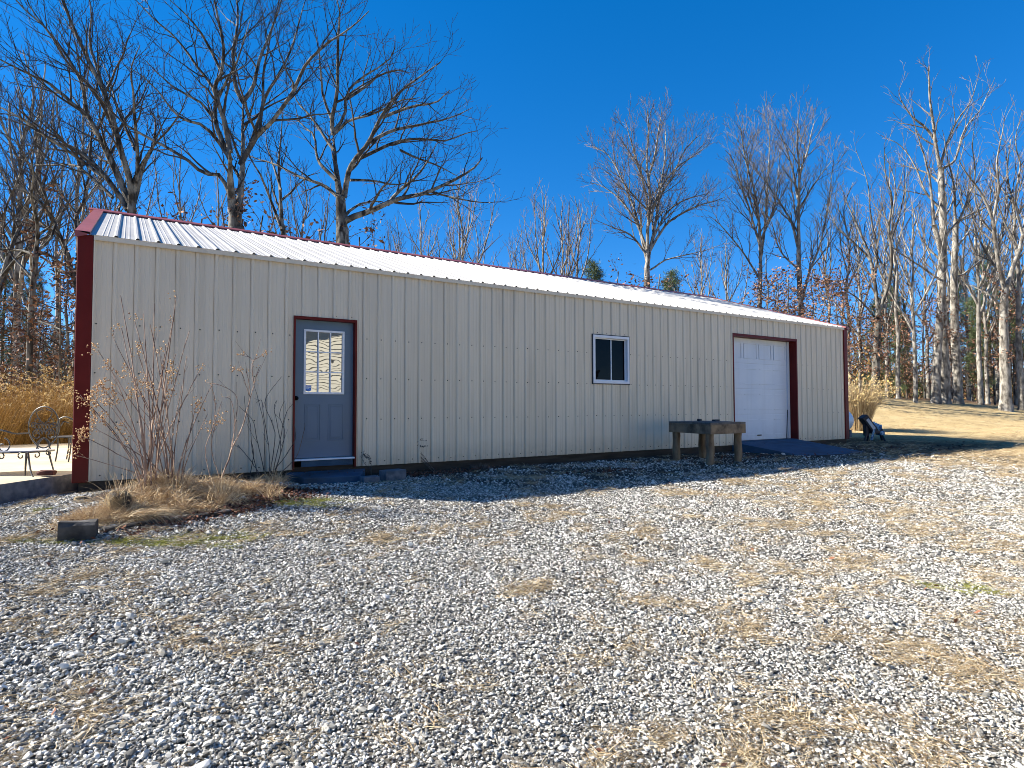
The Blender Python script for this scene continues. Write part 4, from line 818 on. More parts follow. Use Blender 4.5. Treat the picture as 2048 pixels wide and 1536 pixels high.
# cream house across the yard: it stands behind the camera and shows in the door glass
hs_ = empty('house', (5, -16, 0)); tag(hs_, 'cream lap sided house with dark roof mirrored in the door glass', 'house')
B = MB(); HX0, HXR, HX1 = 1.0, 11.0, 21.0; hz = lambda x: 2.55+0.33*(x-HX0) if x < HXR else 2.55+0.33*(HX1-x)      # gable end with lap siding
for k in range(50):
    z = -0.98+k*0.135; z1_ = z+0.135
    if z > 5.7: break
    xa = HX0 if z < 2.55 else HX0+(z-2.55)/0.33; xb = HX1-(xa-HX0)
    if xb-xa < 0.3: break
    B.add([(xa, -16.0, z), (xb, -16.0, z), (xb, -16.03, z1_), (xa, -16.03, z1_), (xa, -16.035, z), (xb, -16.035, z)], [(0, 1, 2, 3), (4, 5, 1, 0)])
B.box(HX0, HX1, -26, -16.05, -1.2, 2.5); B.build('wall', M['hsiding'], hs_)
B = MB(); tp_ = hz(HXR)
for xa, xb in ((HX0-.5, HXR), (HX1+.5, HXR)):
    za = 2.55-.5*.33; B.add([(xa, -15.4, za), (xb, -15.4, tp_+.03), (xb, -26, tp_+.03), (xa, -26, za), (xa, -15.4, za+.28), (xb, -15.4, tp_+.3), (xb, -26, tp_+.3), (xa, -26, za+.28)], [(0, 1, 2, 3), (4, 5, 6, 7), (0, 1, 5, 4), (0, 4, 7, 3)])
B.add([(-16, -21, 2.4), (26, -21, 2.4), (26, -26, 8.5), (-16, -26, 8.5)], [(0, 1, 2, 3)])  # taller unseen roof added so the glass reflects dark above the gable
B.build('roof', M['hroof'], hs_)

# ------------------------------------------------------------------ ornamental grasses
def grass_clump(name, c, n, r, h, lab, mt, pm_, spread=0.55, tall=(0.6, 1.1), plume=0.6, grp=None):
    o = empty(name, tuple(c)); tag(o, lab, 'grass clump', grp); B = MB(); Q = MB()
    for _ in range(n):
        a = random.uniform(0, 6.28); q = r*math.sqrt(random.random()); b0 = np.array([c[0]+q*math.cos(a), c[1]+q*math.sin(a), c[2]-.05]); Ln = h*random.uniform(*tall); lean = random.uniform(0.04, spread)
        d = np.array([math.cos(a)*lean, math.sin(a)*lean, 1.0]); d /= np.linalg.norm(d); k = 6; t = np.linspace(0, 1, k)
        bend = random.uniform(0.05, 0.5)*Ln; P = b0+d*(t*Ln)[:, None]+np.array([math.cos(a)*.5, math.sin(a)*.5, -.55])*(t**3*bend)[:, None]
        s_ = np.array([-math.sin(a), math.cos(a), 0])*random.choice((1, -1))+np.array([math.cos(a), math.sin(a), 0])*random.gauss(0, 1); s_ /= np.linalg.norm(s_); w_ = (0.0045*(1-.7*t))[:, None]*s_; V = np.empty((2*k, 3)); V[0::2] = P-w_; V[1::2] = P+w_
        B.add(V, [(2*i, 2*i+1, 2*i+3, 2*i+2) for i in range(k-1)])
        if random.random() < plume*0.3:
            e = P[-1]; dd = P[-1]-P[-2]; dd /= np.linalg.norm(dd); m_ = 14; tt = np.linspace(0, 1, m_)[:, None]; cv = e+dd*tt*.26+np.array([math.cos(a)*.10, math.sin(a)*.10, -.13])*tt**2
            C_ = cv+RNG.normal(0, .010, (m_, 3)); A_ = RNG.normal(0, 1, (m_, 3)); A_ /= np.linalg.norm(A_, axis=1)[:, None]; Bq = np.cross(A_, RNG.normal(0, 1, (m_, 3))); Bq /= np.linalg.norm(Bq, axis=1)[:, None]
            Q.quads(C_, A_*.028, Bq*.010)
    B.build('blades', M[mt], o); Q.build('plumes', M[pm_], o)
def gz(x, y): return (x, y, float(g(x, y)))
def gat(u, D): P = at(u, 800, D); return gz(P[0], P[1])
grass_clump('ornamental_grass', gat(22, 14.2), 1700, .55, 1.75, 'leftmost golden brown ornamental grass clump beyond the patio', 'plume', 'plume', .42, tall=(.4, 1.15), plume=.35)
grass_clump('ornamental_grass', gat(92, 14.8), 1700, .5, 1.7, 'golden ornamental grass clump between the bench back and the red corner', 'plume', 'plume_pale', .42, tall=(.4, 1.15), plume=.3)
grass_clump('ornamental_grass', gat(135, 16.5), 900, .4, 2.05, 'paler plumed grass clump rising just left of the red corner trim', 'plume', 'plume_pale', .5, tall=(.6, 1.15), plume=1.1)
grass_clump('ornamental_grass', gat(-40, 13.2), 1200, .55, 1.6, 'brown ornamental grass clump cut by the left edge of the view', 'plume', 'plume', .45, tall=(.4, 1.1), plume=.3)
grass_clump('ornamental_grass', gat(1714, 22.3), 2200, .36, 1.95, 'tall straw coloured plumed grass clump beyond the right corner', 'straw', 'plume_pale', .30, plume=.55)

# ------------------------------------------------------------------ trees
rr_ = np.random.default_rng(5)
def unit(v): return v/(np.linalg.norm(v)+1e-9)
def spawn(P, R, lv, K, acc):
    """children along a limb. acc = (trunk builder, crown builder, list of twig points)"""
    seg = np.linalg.norm(np.diff(P, axis=0), axis=1); s = np.concatenate([[0], np.cumsum(seg)]); Ln = s[-1]
    if lv >= K['lv'] or Ln < 0.12: return
    sp = K['sp'][min(lv, len(K['sp'])-1)]; pos = (K['start'] if lv == 0 else 0.22)*Ln + rr_.uniform(0, sp); az = rr_.uniform(0, 6.28)
    while pos < Ln*0.985:
        i = min(np.searchsorted(s, pos)-1, len(P)-2); i = max(i, 0); f = (pos-s[i])/(seg[i]+1e-9); p = P[i]+(P[i+1]-P[i])*f; t = unit(P[i+1]-P[i]); r = R[i]+(R[i+1]-R[i])*f
        az += 2.4+rr_.normal(0, .5); q = unit(np.cross(t, [0.3, 0.1, 1])); w_ = np.cross(t, q); side = q*math.cos(az)+w_*math.sin(az)
        ang = rr_.uniform(*K['ang']); d = unit(t*math.cos(ang)+side*math.sin(ang)+np.array([0, 0, K['upb']]))
        rem = Ln-pos; l = (K['len'][min(lv, len(K['len'])-1)])*(0.45+0.75*rem/Ln)*rr_.uniform(0.6, 1.25)
        if lv == 0: l = min(l, 0.75*rem+0.9)
        r1 = max(min(r*0.62, 0.012+0.02*l), K['rmin']); n = max(4, int(l/0.28)+2) if lv < 2 else 4
        tt = np.linspace(0, 1, n)[:, None]; wob = np.cumsum(rr_.normal(0, K['wob']*l/n, (n, 3)), 0); wob[0] = 0
        C = p+d*tt*l+np.array([0, 0, K['curl']])*tt**2*l+wob
        RR = np.linspace(r1, K['rmin'], n); acc[1].tube(C, RR, 5 if r1 > 0.03 else 3, cap=False)
        if lv >= K['lv']-2: acc[2].append(C[-1]); acc[2].append(C[len(C)//2])
        spawn(C, RR, lv+1, K, acc)
        pos += sp*rr_.uniform(0.6, 1.5)
def limb(P, r0, r1, n=None, wob=0.03):
    P = np.asarray(P, float); Ln = np.linalg.norm(np.diff(P, axis=0), axis=1).sum(); n = n or max(5, int(Ln/0.35)); C = crv(P, n); w_ = np.cumsum(rr_.normal(0, wob*Ln/n, (n, 3)), 0); w_ -= np.linspace(0, 1, n)[:, None]*w_[-1]; w_[0] = 0
    return C+w_, np.linspace(r0, r1, n)
KB = dict(lv=3, sp=(0.52, 0.28, 0.19), len=(2.4, 1.05, 0.5), ang=(0.5, 0.95), upb=0.18, rmin=0.0052, wob=0.10, curl=0.10, start=0.15)
def leaves(B, pts, n, spread, s, flat=0.5):
    pts = np.asarray(pts); c = pts[rr_.integers(0, len(pts), n)]+rr_.normal(0, spread, (n, 3)); a = rr_.normal(0, 1, (n, 3)); a[:, 2] *= flat; a /= np.linalg.norm(a, axis=1)[:, None]; b = np.cross(a, rr_.normal(0, 1, (n, 3))); b /= np.linalg.norm(b, axis=1)[:, None]
    sz = s*rr_.uniform(0.5, 1.3, n)[:, None]; B.quads(c, a*sz, b*sz*0.55)
def traced_tree(lab, D, trunk, tw, limbs, K=KB, grp=None, mats=('bark', 'twig'), leaf=0, base_extra=0.0, name='bare_tree', leafh=None, dj=0.9):
    """trunk and limbs: points as (u, v[, depth offset]); widths in photo pixels; every limb carries its own depth offset so the crown is round"""
    sc = D/F; wk = 0.8 if mats[0] == 'bark_pale' or D > 30 else 1.0; tw = tw*(0.88 if wk < 1 else 1.0); T = [at(q[0], q[1], D+(q[2] if len(q) > 2 else 0)) for q in trunk]; b0 = T[0].copy(); gzv = float(g(b0[0], b0[1]))
    if b0[2] > gzv+0.1: T = [np.array([b0[0], b0[1], gzv-0.2])]+T
    base = (T[0][0], T[0][1], gzv); o = empty(name, base); tag(o, lab, 'tree', grp)
    A, B, tips = MB(), MB(), []; acc = (A, B, tips)
    C, R = limb(T, tw*sc/2*1.15, tw*sc/2*0.62, wob=0.012); R[:2] *= 1.25; A.tube(C, R, 10)
    Kt = dict(K); Kt['start'] = 0.55; spawn(C, R*0.5, 1, Kt, acc)
    for w0, pts in limbs:
        side = rr_.choice([-1, 1])*rr_.uniform(0.4, 1.0)*dj; n = len(pts)
        Q = [at(u, v, D+side*2.2*(k/(n-1.0))**1.3 if n > 1 else D) for k, (u, v) in enumerate(pts)]
        C, R = limb(Q, w0*wk*sc/2, max(0.010, w0*wk*sc/2*0.14)); A.tube(C, R, 7); Kc = dict(K); Ln = np.linalg.norm(np.diff(C, axis=0), axis=1).sum(); Kc['len'] = (min(K['len'][0], 0.30*Ln+0.5),)+tuple(K['len'][1:])
        spawn(C, R, 0, Kc, acc)
    A.build('trunk', M[mats[0]], o, smooth=True); B.build('crown', M[mats[1]], o)
    if leaf:
        Lb = MB(); P = np.array(tips); 
        if leafh: P = P[(P[:, 2] < leafh)]
        if len(P) > 5: leaves(Lb, P, leaf, 0.10, 0.065); Lb.build('foliage', M['oakleaf'], o)
    return o
GT = 'large bare trees rising behind the shed'
traced_tree('big many stemmed bare tree fanning out above the left end of the roof', 19.5, [(266, 480), (265, 440), (263, 405)], 24,
  [(14, [(263, 415), (262, 370), (240, 290), (215, 200), (183, 130), (150, 60), (118, -20), (90, -90)]), (11, [(255, 420), (205, 350), (150, 300), (110, 285), (60, 250), (0, 215), (-60, 190)]), (10, [(258, 405), (190, 255), (140, 205), (100, 170), (60, 150), (0, 120), (-50, 90)]),
   (10, [(268, 405), (282, 340), (306, 290), (312, 240), (300, 222)]), (9, [(266, 400), (275, 330), (270, 250), (268, 200), (262, 140), (280, 90)]), (10, [(258, 400), (215, 300), (175, 230), (160, 160), (118, 90), (70, 30), (40, -30)]),
   (8, [(240, 290), (205, 210), (170, 160), (130, 120), (95, 60), (50, 20), (0, -40)]), (7, [(200, 350), (130, 300), (85, 270), (40, 235), (-20, 225)]), (6, [(215, 200), (180, 90), (182, 40), (178, -10)]), (6, [(262, 370), (300, 300), (350, 240), (380, 180)]), (6, [(270, 300), (240, 230), (215, 150), (195, 100)]), (7, [(225, 395), (170, 345), (140, 330), (70, 330), (10, 300)])], grp=GT, leaf=260, leafh=9)
traced_tree('tallest thick trunked bare tree forking into two upright stems behind the left of the roof', 18.5, [(472, 500), (471, 450), (470, 410)], 34,
  [(20, [(466, 425), (460, 385), (461, 330), (460, 300)]), (11, [(461, 320), (445, 285), (430, 245), (429, 205), (425, 175), (390, 130), (352, 78), (300, 30), (262, -10)]), (11, [(460, 305), (446, 240), (425, 180), (440, 150), (447, 95), (436, 40), (424, -20), (420, -80)]), (8, [(461, 320), (430, 275), (400, 248), (365, 238), (340, 215), (300, 165), (250, 130)]),
   (16, [(478, 425), (484, 375), (487, 310), (486, 250), (487, 200)]), (9, [(487, 205), (470, 160), (467, 100), (475, 40), (470, -30), (466, -90)]), (9, [(488, 200), (508, 165), (520, 115), (540, 70), (560, 20), (570, -40)]), (11, [(480, 330), (515, 268), (540, 250), (586, 188), (612, 130), (650, 90), (700, 60), (738, 22)]), (8, [(500, 290), (525, 220), (530, 150), (542, 80), (560, -10)]), (8, [(520, 265), (530, 200), (560, 150), (585, 100), (600, 40), (618, -20)]),
   (9, [(462, 395), (440, 352), (405, 345), (370, 318), (318, 288), (270, 262), (236, 240), (180, 175), (120, 150)]), (6, [(430, 240), (395, 200), (360, 185), (320, 150), (290, 120)]), (6, [(446, 150), (410, 80), (380, 40), (340, 0)]), (6, [(487, 250), (520, 230), (525, 215), (560, 190), (585, 170)]), (6, [(430, 205), (460, 150), (480, 110), (500, 40)])], grp=GT, leaf=420, leafh=8)
traced_tree('wide spreading bare tree with long low limbs reaching right over the middle of the roof', 20.5, [(684, 500), (683, 450), (681, 400), (682, 390)], 25,
  [(15, [(680, 400), (672, 350), (668, 300), (667, 262)]), (10, [(667, 270), (662, 235), (672, 180), (674, 120), (676, 60), (680, 20), (668, -20)]), (6, [(664, 240), (645, 195), (640, 150), (636, 95), (624, 40)]), (7, [(668, 262), (688, 230), (690, 190), (712, 160), (745, 140), (785, 110), (790, 70)]), (7, [(690, 200), (735, 170), (760, 150), (800, 140), (820, 150)]),
   (8, [(672, 360), (645, 335), (632, 310), (628, 270), (600, 245), (590, 205)]), (7, [(668, 300), (645, 265), (618, 228), (596, 205), (580, 160)]), (8, [(674, 392), (645, 372), (600, 356), (560, 335), (510, 318), (480, 300)]),
   (12, [(688, 395), (697, 350), (708, 325), (735, 290), (752, 258), (775, 215), (805, 180), (845, 150), (882, 124)]), (8, [(712, 320), (755, 300), (800, 282), (840, 278), (890, 284), (930, 268), (955, 262)]), (8, [(740, 285), (790, 262), (850, 250), (905, 235), (945, 215)]), (7, [(765, 235), (820, 215), (870, 205), (900, 180)]), (7, [(670, 265), (700, 240), (750, 225), (800, 200), (840, 195)]),
   (14, [(684, 446), (710, 434), (755, 418), (800, 398), (850, 386), (910, 360), (950, 335), (965, 315)]), (8, [(775, 410), (800, 380), (835, 350), (858, 320), (875, 285)]), (7, [(684, 440), (712, 412), (752, 402), (775, 408)]), (5, [(860, 382), (900, 395), (950, 404), (985, 405)]), (6, [(700, 360), (745, 362), (790, 370), (830, 360)]), (5, [(800, 300), (870, 330), (920, 355)])], grp=GT, leaf=140, leafh=7)
KS = dict(KB); KS.update(sp=(0.7, 0.4, 0.3), len=(1.7, 0.8, 0.4), ang=(0.35, 0.7), upb=0.3)
traced_tree('slim two stemmed tree with clinging brown leaves between the two biggest trunks', 23, [(566, 490), (564, 455)], 11, [(9, [(564, 460), (561, 400), (559, 340), (562, 280), (566, 220)]), (6, [(560, 450), (540, 400), (520, 350), (500, 315), (490, 270)]), (5, [(563, 400), (585, 380), (610, 355), (640, 345)]), (5, [(562, 380), (548, 330), (535, 290), (530, 250)])], K=KS, leaf=700, leafh=7)
traced_tree('thin dark tree with wide crooked side limbs at the far left beyond the grasses', 20, [(56, 820), (60, 690), (62, 620), (68, 540), (72, 500)], 12,
  [(8, [(70, 510), (76, 470), (70, 430), (62, 390), (66, 340), (50, 280)]), (7, [(70, 512), (95, 505), (125, 530), (150, 540), (165, 575)]), (5, [(68, 510), (40, 500), (10, 498), (-40, 490)]), (6, [(72, 500), (100, 480), (120, 430), (150, 400), (190, 370)]), (5, [(66, 560), (30, 520), (10, 490), (-20, 460)]), (5, [(75, 470), (110, 440), (70, 400), (30, 360), (-10, 330)]), (5, [(62, 640), (95, 650), (130, 662), (170, 668)])], leaf=500, leafh=8, K=KS)
traced_tree('bare tree with sloping dark limbs crossing behind the left corner of the roof', 21, [(175, 700), (160, 600), (148, 555), (140, 530)], 14,
  [(10, [(140, 535), (120, 480), (95, 455), (60, 440), (10, 420)]), (9, [(142, 540), (130, 490), (105, 440), (80, 400), (40, 380), (-20, 360)]), (9, [(150, 560), (160, 500), (150, 440), (170, 390), (160, 320), (180, 260)]), (7, [(148, 555), (120, 540), (90, 520), (60, 505), (0, 500)]), (7, [(160, 600), (200, 520), (230, 460), (240, 400), (260, 340)]), (6, [(110, 450), (90, 390), (60, 330), (30, 280), (-10, 260)]), (5, [(155, 430), (120, 380), (100, 330), (90, 270)])], leaf=300, leafh=7)
traced_tree('bare tree with low fanning limbs cut by the left edge of the view', 23, [(-20, 800), (-10, 650), (0, 560)], 16, [(9, [(0, 570), (30, 480), (60, 420), (100, 370), (130, 320)]), (9, [(-5, 600), (20, 520), (30, 440), (20, 380), (0, 320)]), (7, [(0, 560), (50, 500), (100, 470), (150, 440)]), (6, [(0, 500), (10, 420), (40, 350), (50, 290)])], leaf=200, leafh=6)
# middle distance, right half
KM = dict(KB); KM.update(lv=3, sp=(0.52, 0.30, 0.21), len=(2.8, 1.3, 0.6), rmin=0.0088, ang=(0.4, 0.8), upb=0.2)
P1 = ('bark_pale', 'twig_pale')
traced_tree('broad oval crowned bare tree standing alone behind the middle of the ridge', 42, [(1293, 640), (1294, 580), (1294, 540), (1296, 520)], 16,
  [(10, [(1295, 530), (1295, 460), (1300, 400), (1293, 330), (1296, 270), (1295, 222)]), (8, [(1294, 525), (1280, 460), (1262, 400), (1240, 350), (1215, 310), (1182, 290)]), (8, [(1296, 520), (1310, 450), (1318, 390), (1325, 340), (1330, 290), (1330, 240)]), (8, [(1298, 505), (1320, 470), (1345, 440), (1390, 415), (1430, 402), (1450, 395)]), (7, [(1297, 500), (1330, 430), (1370, 400), (1420, 385)]), (7, [(1297, 450), (1320, 380), (1350, 340), (1390, 310), (1420, 285)]), (7, [(1294, 500), (1270, 440), (1240, 400), (1210, 375), (1180, 365)]), (6, [(1294, 510), (1260, 470), (1225, 455), (1190, 440)]),
   (6, [(1295, 400), (1275, 330), (1262, 280), (1250, 235)]), (6, [(1296, 360), (1310, 300), (1318, 250), (1325, 215)]), (5, [(1300, 540), (1330, 520), (1370, 510), (1410, 500), (1440, 490)]), (5, [(1294, 420), (1250, 370), (1230, 320), (1225, 265)]), (6, [(1300, 420), (1340, 360), (1370, 300), (1400, 270)])], K=KM, mats=P1, leaf=500, leafh=9)
traced_tree('upright bare tree with a narrow broomlike crown left of its paler twin', 42, [(1519, 660), (1520, 600), (1521, 520)], 11, [(8, [(1521, 530), (1519, 450), (1510, 380), (1494, 330), (1484, 270), (1478, 250)]), (7, [(1521, 520), (1530, 440), (1534, 360), (1538, 300), (1536, 230)]), (6, [(1521, 500), (1500, 430), (1480, 370), (1465, 320), (1450, 300)]), (5, [(1520, 560), (1490, 510), (1460, 470), (1430, 440), (1415, 430)]), (6, [(1522, 480), (1545, 420), (1555, 350), (1560, 290)]), (5, [(1520, 450), (1500, 400), (1495, 340), (1510, 270)])], K=KM, mats=P1, leaf=900, leafh=9)
traced_tree('pale straight bare tree with one long steep side limb behind the roof end', 41, [(1604, 690), (1602, 620), (1598, 540), (1597, 500)], 14, [(10, [(1597, 510), (1596, 430), (1597, 360), (1594, 290), (1596, 222)]), (7, [(1604, 600), (1620, 540), (1640, 490), (1652, 430), (1662, 360), (1668, 310)]), (7, [(1597, 500), (1580, 440), (1555, 400), (1530, 360), (1500, 330)]), (6, [(1597, 420), (1620, 380), (1640, 350), (1665, 320)]), (6, [(1596, 400), (1585, 340), (1570, 290), (1545, 240)]), (5, [(1597, 350), (1615, 300), (1625, 260), (1630, 240)]), (5, [(1598, 540), (1560, 500), (1545, 450), (1530, 420)])], K=KM, mats=P1, leaf=1000, leafh=9)
KR = dict(KB); KR.update(lv=3, sp=(0.72, 0.42, 0.30), len=(2.0, 1.0, 0.5), rmin=0.0065, ang=(0.4, 0.85), upb=0.15)
traced_tree('dark barked tree forking low right of the shed above the straw grass', 31, [(1751, 812), (1751, 740), (1755, 660), (1757, 610)], 17, [(10, [(1756, 620), (1748, 560), (1738, 510), (1718, 460), (1700, 420), (1680, 370)]), (10, [(1758, 620), (1775, 570), (1782, 510), (1775, 460), (1782, 400), (1770, 350), (1768, 290)]), (7, [(1748, 560), (1752, 500), (1740, 440), (1735, 370), (1712, 300)]), (6, [(1740, 520), (1700, 480), (1670, 450), (1650, 400)]), (5, [(1782, 480), (1800, 430), (1810, 380), (1808, 330)]), (5, [(1755, 640), (1720, 600), (1690, 580), (1660, 560)])], K=KR, leaf=700, leafh=8, mats=('bark', 'twig_pale'))
traced_tree('tallest pale tree, centre of the close group of three by the lawn', 34, [(1891, 824), (1889, 740), (1884, 640), (1882, 560), (1886, 470), (1884, 400), (1882, 335)], 20, [(9, [(1882, 345), (1868, 270), (1860, 210), (1857, 150), (1858, 130)]), (7, [(1873, 285), (1850, 255), (1825, 235), (1805, 205), (1797, 180)]), (7, [(1880, 335), (1895, 285), (1915, 240), (1940, 205), (1958, 150)]), (7, [(1884, 338), (1910, 320), (1930, 260), (1962, 220), (1990, 155)]), (6, [(1884, 370), (1860, 350), (1820, 335), (1785, 325)]), (5, [(1886, 440), (1905, 400), (1915, 340), (1930, 280)]), (6, [(1884, 420), (1850, 380), (1830, 330), (1800, 290), (1760, 270)]), (6, [(1885, 480), (1920, 440), (1960, 420), (2000, 400), (2040, 380)])], K=KR, mats=P1, leaf=300, leafh=7)
traced_tree('tall grey tree with a slightly curved trunk, left of the close group of three', 33.5, [(1872, 818), (1873, 740), (1878, 660), (1882, 590), (1884, 520), (1868, 450)], 17, [(7, [(1868, 455), (1862, 380), (1850, 320), (1835, 270), (1828, 240)]), (6, [(1882, 560), (1850, 540), (1820, 520), (1790, 500), (1760, 480)]), (5, [(1870, 440), (1890, 380), (1895, 330)]), (5, [(1880, 520), (1845, 480), (1830, 430), (1815, 380)])], K=KR, mats=P1, leaf=350, leafh=7)
traced_tree('tall grey tree leaning slightly right, right of the close group of three', 34.5, [(1918, 826), (1914, 740), (1910, 660), (1908, 580), (1910, 500), (1912, 440)], 18, [(7, [(1911, 450), (1908, 380), (1895, 320), (1885, 260)]), (6, [(1911, 460), (1935, 400), (1950, 350), (1945, 290), (1950, 240)]), (6, [(1909, 560), (1950, 530), (1985, 500), (2020, 450)]), (5, [(1910, 500), (1940, 460), (1965, 400), (1990, 340)])], K=KR, mats=P1, leaf=350, leafh=7)
traced_tree('thick pale tree splitting into a dark crooked V near the right edge', 32, [(2012, 830), (2010, 750), (2008, 680), (2008, 600), (2012, 570)], 21, [(12, [(2010, 580), (1998, 530), (1990, 480), (1985, 440), (1965, 390), (1935, 350), (1918, 320)]), (12, [(2012, 575), (2028, 530), (2045, 480), (2055, 420), (2050, 360), (2062, 300)]), (7, [(1985, 440), (1998, 380), (1995, 320), (2005, 270), (2010, 230)]), (6, [(2045, 470), (2030, 400), (2040, 330), (2030, 280), (2045, 220)]), (6, [(2010, 620), (1980, 590), (1950, 575), (1920, 560)]), (5, [(1990, 470), (1960, 430), (1950, 380), (1965, 330)])], K=KR, mats=P1, leaf=500, leafh=8)

# ---- slimmer trees: four kinds built once, then set out as copies, each a tree of its own
def column_tree(name, h, tw, K, nl=7, spread=0.35, mats=P1, leaf=0, crown0=0.35, lh=None, wob=.01):
    o = empty(name, (0, 0, 0)); A, B, tips = MB(), MB(), []; acc = (A, B, tips); n = 8
    T = [(rr_.normal(0, .01*h*k/n), rr_.normal(0, .01*h*k/n), h*k/n-(0.25 if k == 0 else 0)) for k in range(n+1)]; C, R = limb(T, tw/2, 0.02, wob=wob); R[0] *= 1.4; A.tube(C, R, 8, cap=False)
    Ks = dict(K); Ks['start'] = crown0; spawn(C, R, 0, Ks, acc)
    for k in range(nl):
        f = crown0+(0.92-crown0)*k/nl; i = int(f*(len(C)-1)); a = k*2.4+rr_.uniform(0, 1); l = h*(1-f)*rr_.uniform(.6, .95)
        d = np.array([math.cos(a)*spread, math.sin(a)*spread, 1.0]); d = unit(d); P = [C[i], C[i]+d*l*.5+np.array([math.cos(a), math.sin(a), 0])*l*.06, C[i]+d*l]
        c2, r2 = limb(P, R[i]*.72, .018, wob=.05); A.tube(c2, r2, 5, cap=False); Kc = dict(K); Kc['len'] = (min(K['len'][0], .3*l+.4),)+tuple(K['len'][1:]); spawn(c2, r2, 0, Kc, acc)
    A.build('trunk', M[mats[0]], o, smooth=True); B.build('crown', M[mats[1]], o)
    if leaf:
        P = np.array(tips); P = P[P[:, 2] < (lh or 99)]; Lb = MB(); leaves(Lb, P, leaf, 0.16, 0.068); Lb.build('foliage', M['oakleaf'], o)
    return o
KC = dict(KB); KC.update(lv=2, sp=(0.55, 0.36, 0.3), len=(1.9, 0.8, 0.4), rmin=0.0095, ang=(0.4, 0.8), upb=0.25)
PS_ = ('bark_pale', 'twig_pale')
slim = [column_tree('bare_tree', 15, .34, KC, 8, .34, mats=PS_), column_tree('bare_tree', 13, .28, KC, 7, .46, mats=PS_), column_tree('bare_tree', 16, .32, KC, 5, .26, crown0=.5, mats=PS_)]
KO = dict(KB); KO.update(lv=2, sp=(0.42, 0.32), len=(1.9, 0.6), rmin=0.008, ang=(1.0, 1.4), upb=0.02, start=0.1, curl=0.02)
oaks = [column_tree('young_oak', 6.5, .11, KO, 2, .3, leaf=1500, crown0=.12, mats=('bark', 'twig')), column_tree('young_oak', 5.0, .09, KO, 2, .4, leaf=1000, crown0=.15, mats=('bark', 'twig'))]
def pine(h, tw, n, cr, c0):
    o = empty('pine_tree', (0, 0, 0)); A, B, Nn = MB(), MB(), MB(); C, R = limb([(0, 0, -.2), (rr_.normal(0, .1), rr_.normal(0, .1), h*.5), (0, 0, h)], tw/2, .03, wob=.01); A.tube(C, R, 8, cap=False); pts = []
    for k in range(n):
        f = c0+(1-c0)*(k+.5)/n; i = min(int(f*(len(C)-1)), len(C)-2); a = k*2.4+rr_.uniform(0, .8); l = cr*(1-(f-c0)/(1-c0)*.75)*rr_.uniform(.6, 1.1); d = np.array([math.cos(a), math.sin(a), .15])
        c2, r2 = limb([C[i], C[i]+d*l*.5, C[i]+d*l+np.array([0, 0, .15*l])], max(.02, R[i]*.3), .01); A.tube(c2, r2, 4, cap=False)
        for q in range(7):
            t = rr_.uniform(.35, 1.0); p = c2[int(t*(len(c2)-1))]+rr_.normal(0, .16, 3); pts.append(p)
    P = np.repeat(np.array(pts), 46, 0); n_ = len(P); a = rr_.normal(0, 1, (n_, 3)); a[:, 2] += .5; a /= np.linalg.norm(a, axis=1)[:, None]; b = np.cross(a, rr_.normal(0, 1, (n_, 3))); b /= np.linalg.norm(b, axis=1)[:, None]
    Nn.quads(P+a*.16+rr_.normal(0, .07, (n_, 3)), a*.13, b*.011)
    A.build('trunk', M['pinebark'], o, smooth=True); Nn.build('crown', M['needle'], o); return o
pines = [pine(13, .30, 46, 2.4, .35), pine(9, .22, 40, 2.0, .15)]
used = set()
def place(proto, u, D, s, lab, grp=None, cat='tree', rz=None):
    P = at(u, 800, D); x, y = float(P[0]), float(P[1]); z = float(g(x, y))
    if proto.name in used or not True:
        r = proto.copy(); COL.objects.link(r)
        for chd in proto.children:
            c = chd.copy(); COL.objects.link(c); c.parent = r
    else: r = proto
    used.add(proto.name); r.location = (x, y, z); r.rotation_euler = (0, 0, rr_.uniform(0, 6.28) if rz is None else rz); r.scale = (s, s, s*rr_.uniform(.94, 1.06)); tag(r, lab, cat, grp); return r
def topscale(h, u, v, D):     # scale that brings a tree of height h up to photo row v
    P = at(u, v, D); return (P[2]-float(g(P[0], P[1])))/h
HS = [15, 13, 16]
GB = 'slim bare trees behind the shed roof'
for k, (u, v, D, i, lab) in enumerate(((840, 392, 46, 1, 'broomlike slim tree under the longest low limb of the spreading tree'), (790, 440, 50, 0, 'small slim tree just right of the spreading tree trunk'), (877, 455, 52, 1, 'low slim tree whose top barely clears the ridge below the long limb'), (925, 345, 44, 0, 'slim tree with fine upright stems right of the long low limb'),
      (955, 420, 50, 1, 'small slim tree between two taller ones near the roof middle'), (1035, 470, 52, 2, 'short slim tree standing in the widest gap of open sky'), (1088, 372, 44, 0, 'slim tree with the roundest crown of the small ones in mid sky'), (1125, 400, 48, 1, 'slim tree with paired stems left of the oval crowned tree'), (1160, 385, 47, 2, 'narrow slim tree close beside the oval crowned tree'),
      (1405, 480, 50, 1, 'small twiggy slim tree in the gap right of the oval crowned tree'), (1455, 470, 52, 0, 'faint slim tree left of the two tall upright trees'), (1660, 420, 46, 2, 'slim tree close behind the steep limbed pale tree'), (1700, 330, 40, 2, 'slim tree rising directly over the right end of the roof'),
      (430, 330, 30, 1, 'slim tree seen through the forks left of the thickest trunk'), (600, 330, 31, 0, 'slim tree between the thickest trunk and the spreading tree'), (355, 300, 32, 2, 'slim tree right of the many stemmed fan of limbs'), (205, 250, 30, 0, 'slim tree seen through the fan of limbs over the roof corner'), (28, 40, 27, 0, 'tall slim tree reaching the top left corner of the view'), (150, 150, 28, 2, 'slim tree between the fan of limbs and the top left corner'), (60, 180, 30, 1, 'slim tree low behind the crooked dark tree at far left'), (110, 260, 31, 2, 'slim tree in front of the left horizon behind crooked limbs'))):
    place(slim[i], u, D, topscale(HS[i], u, v, D), lab, GB)
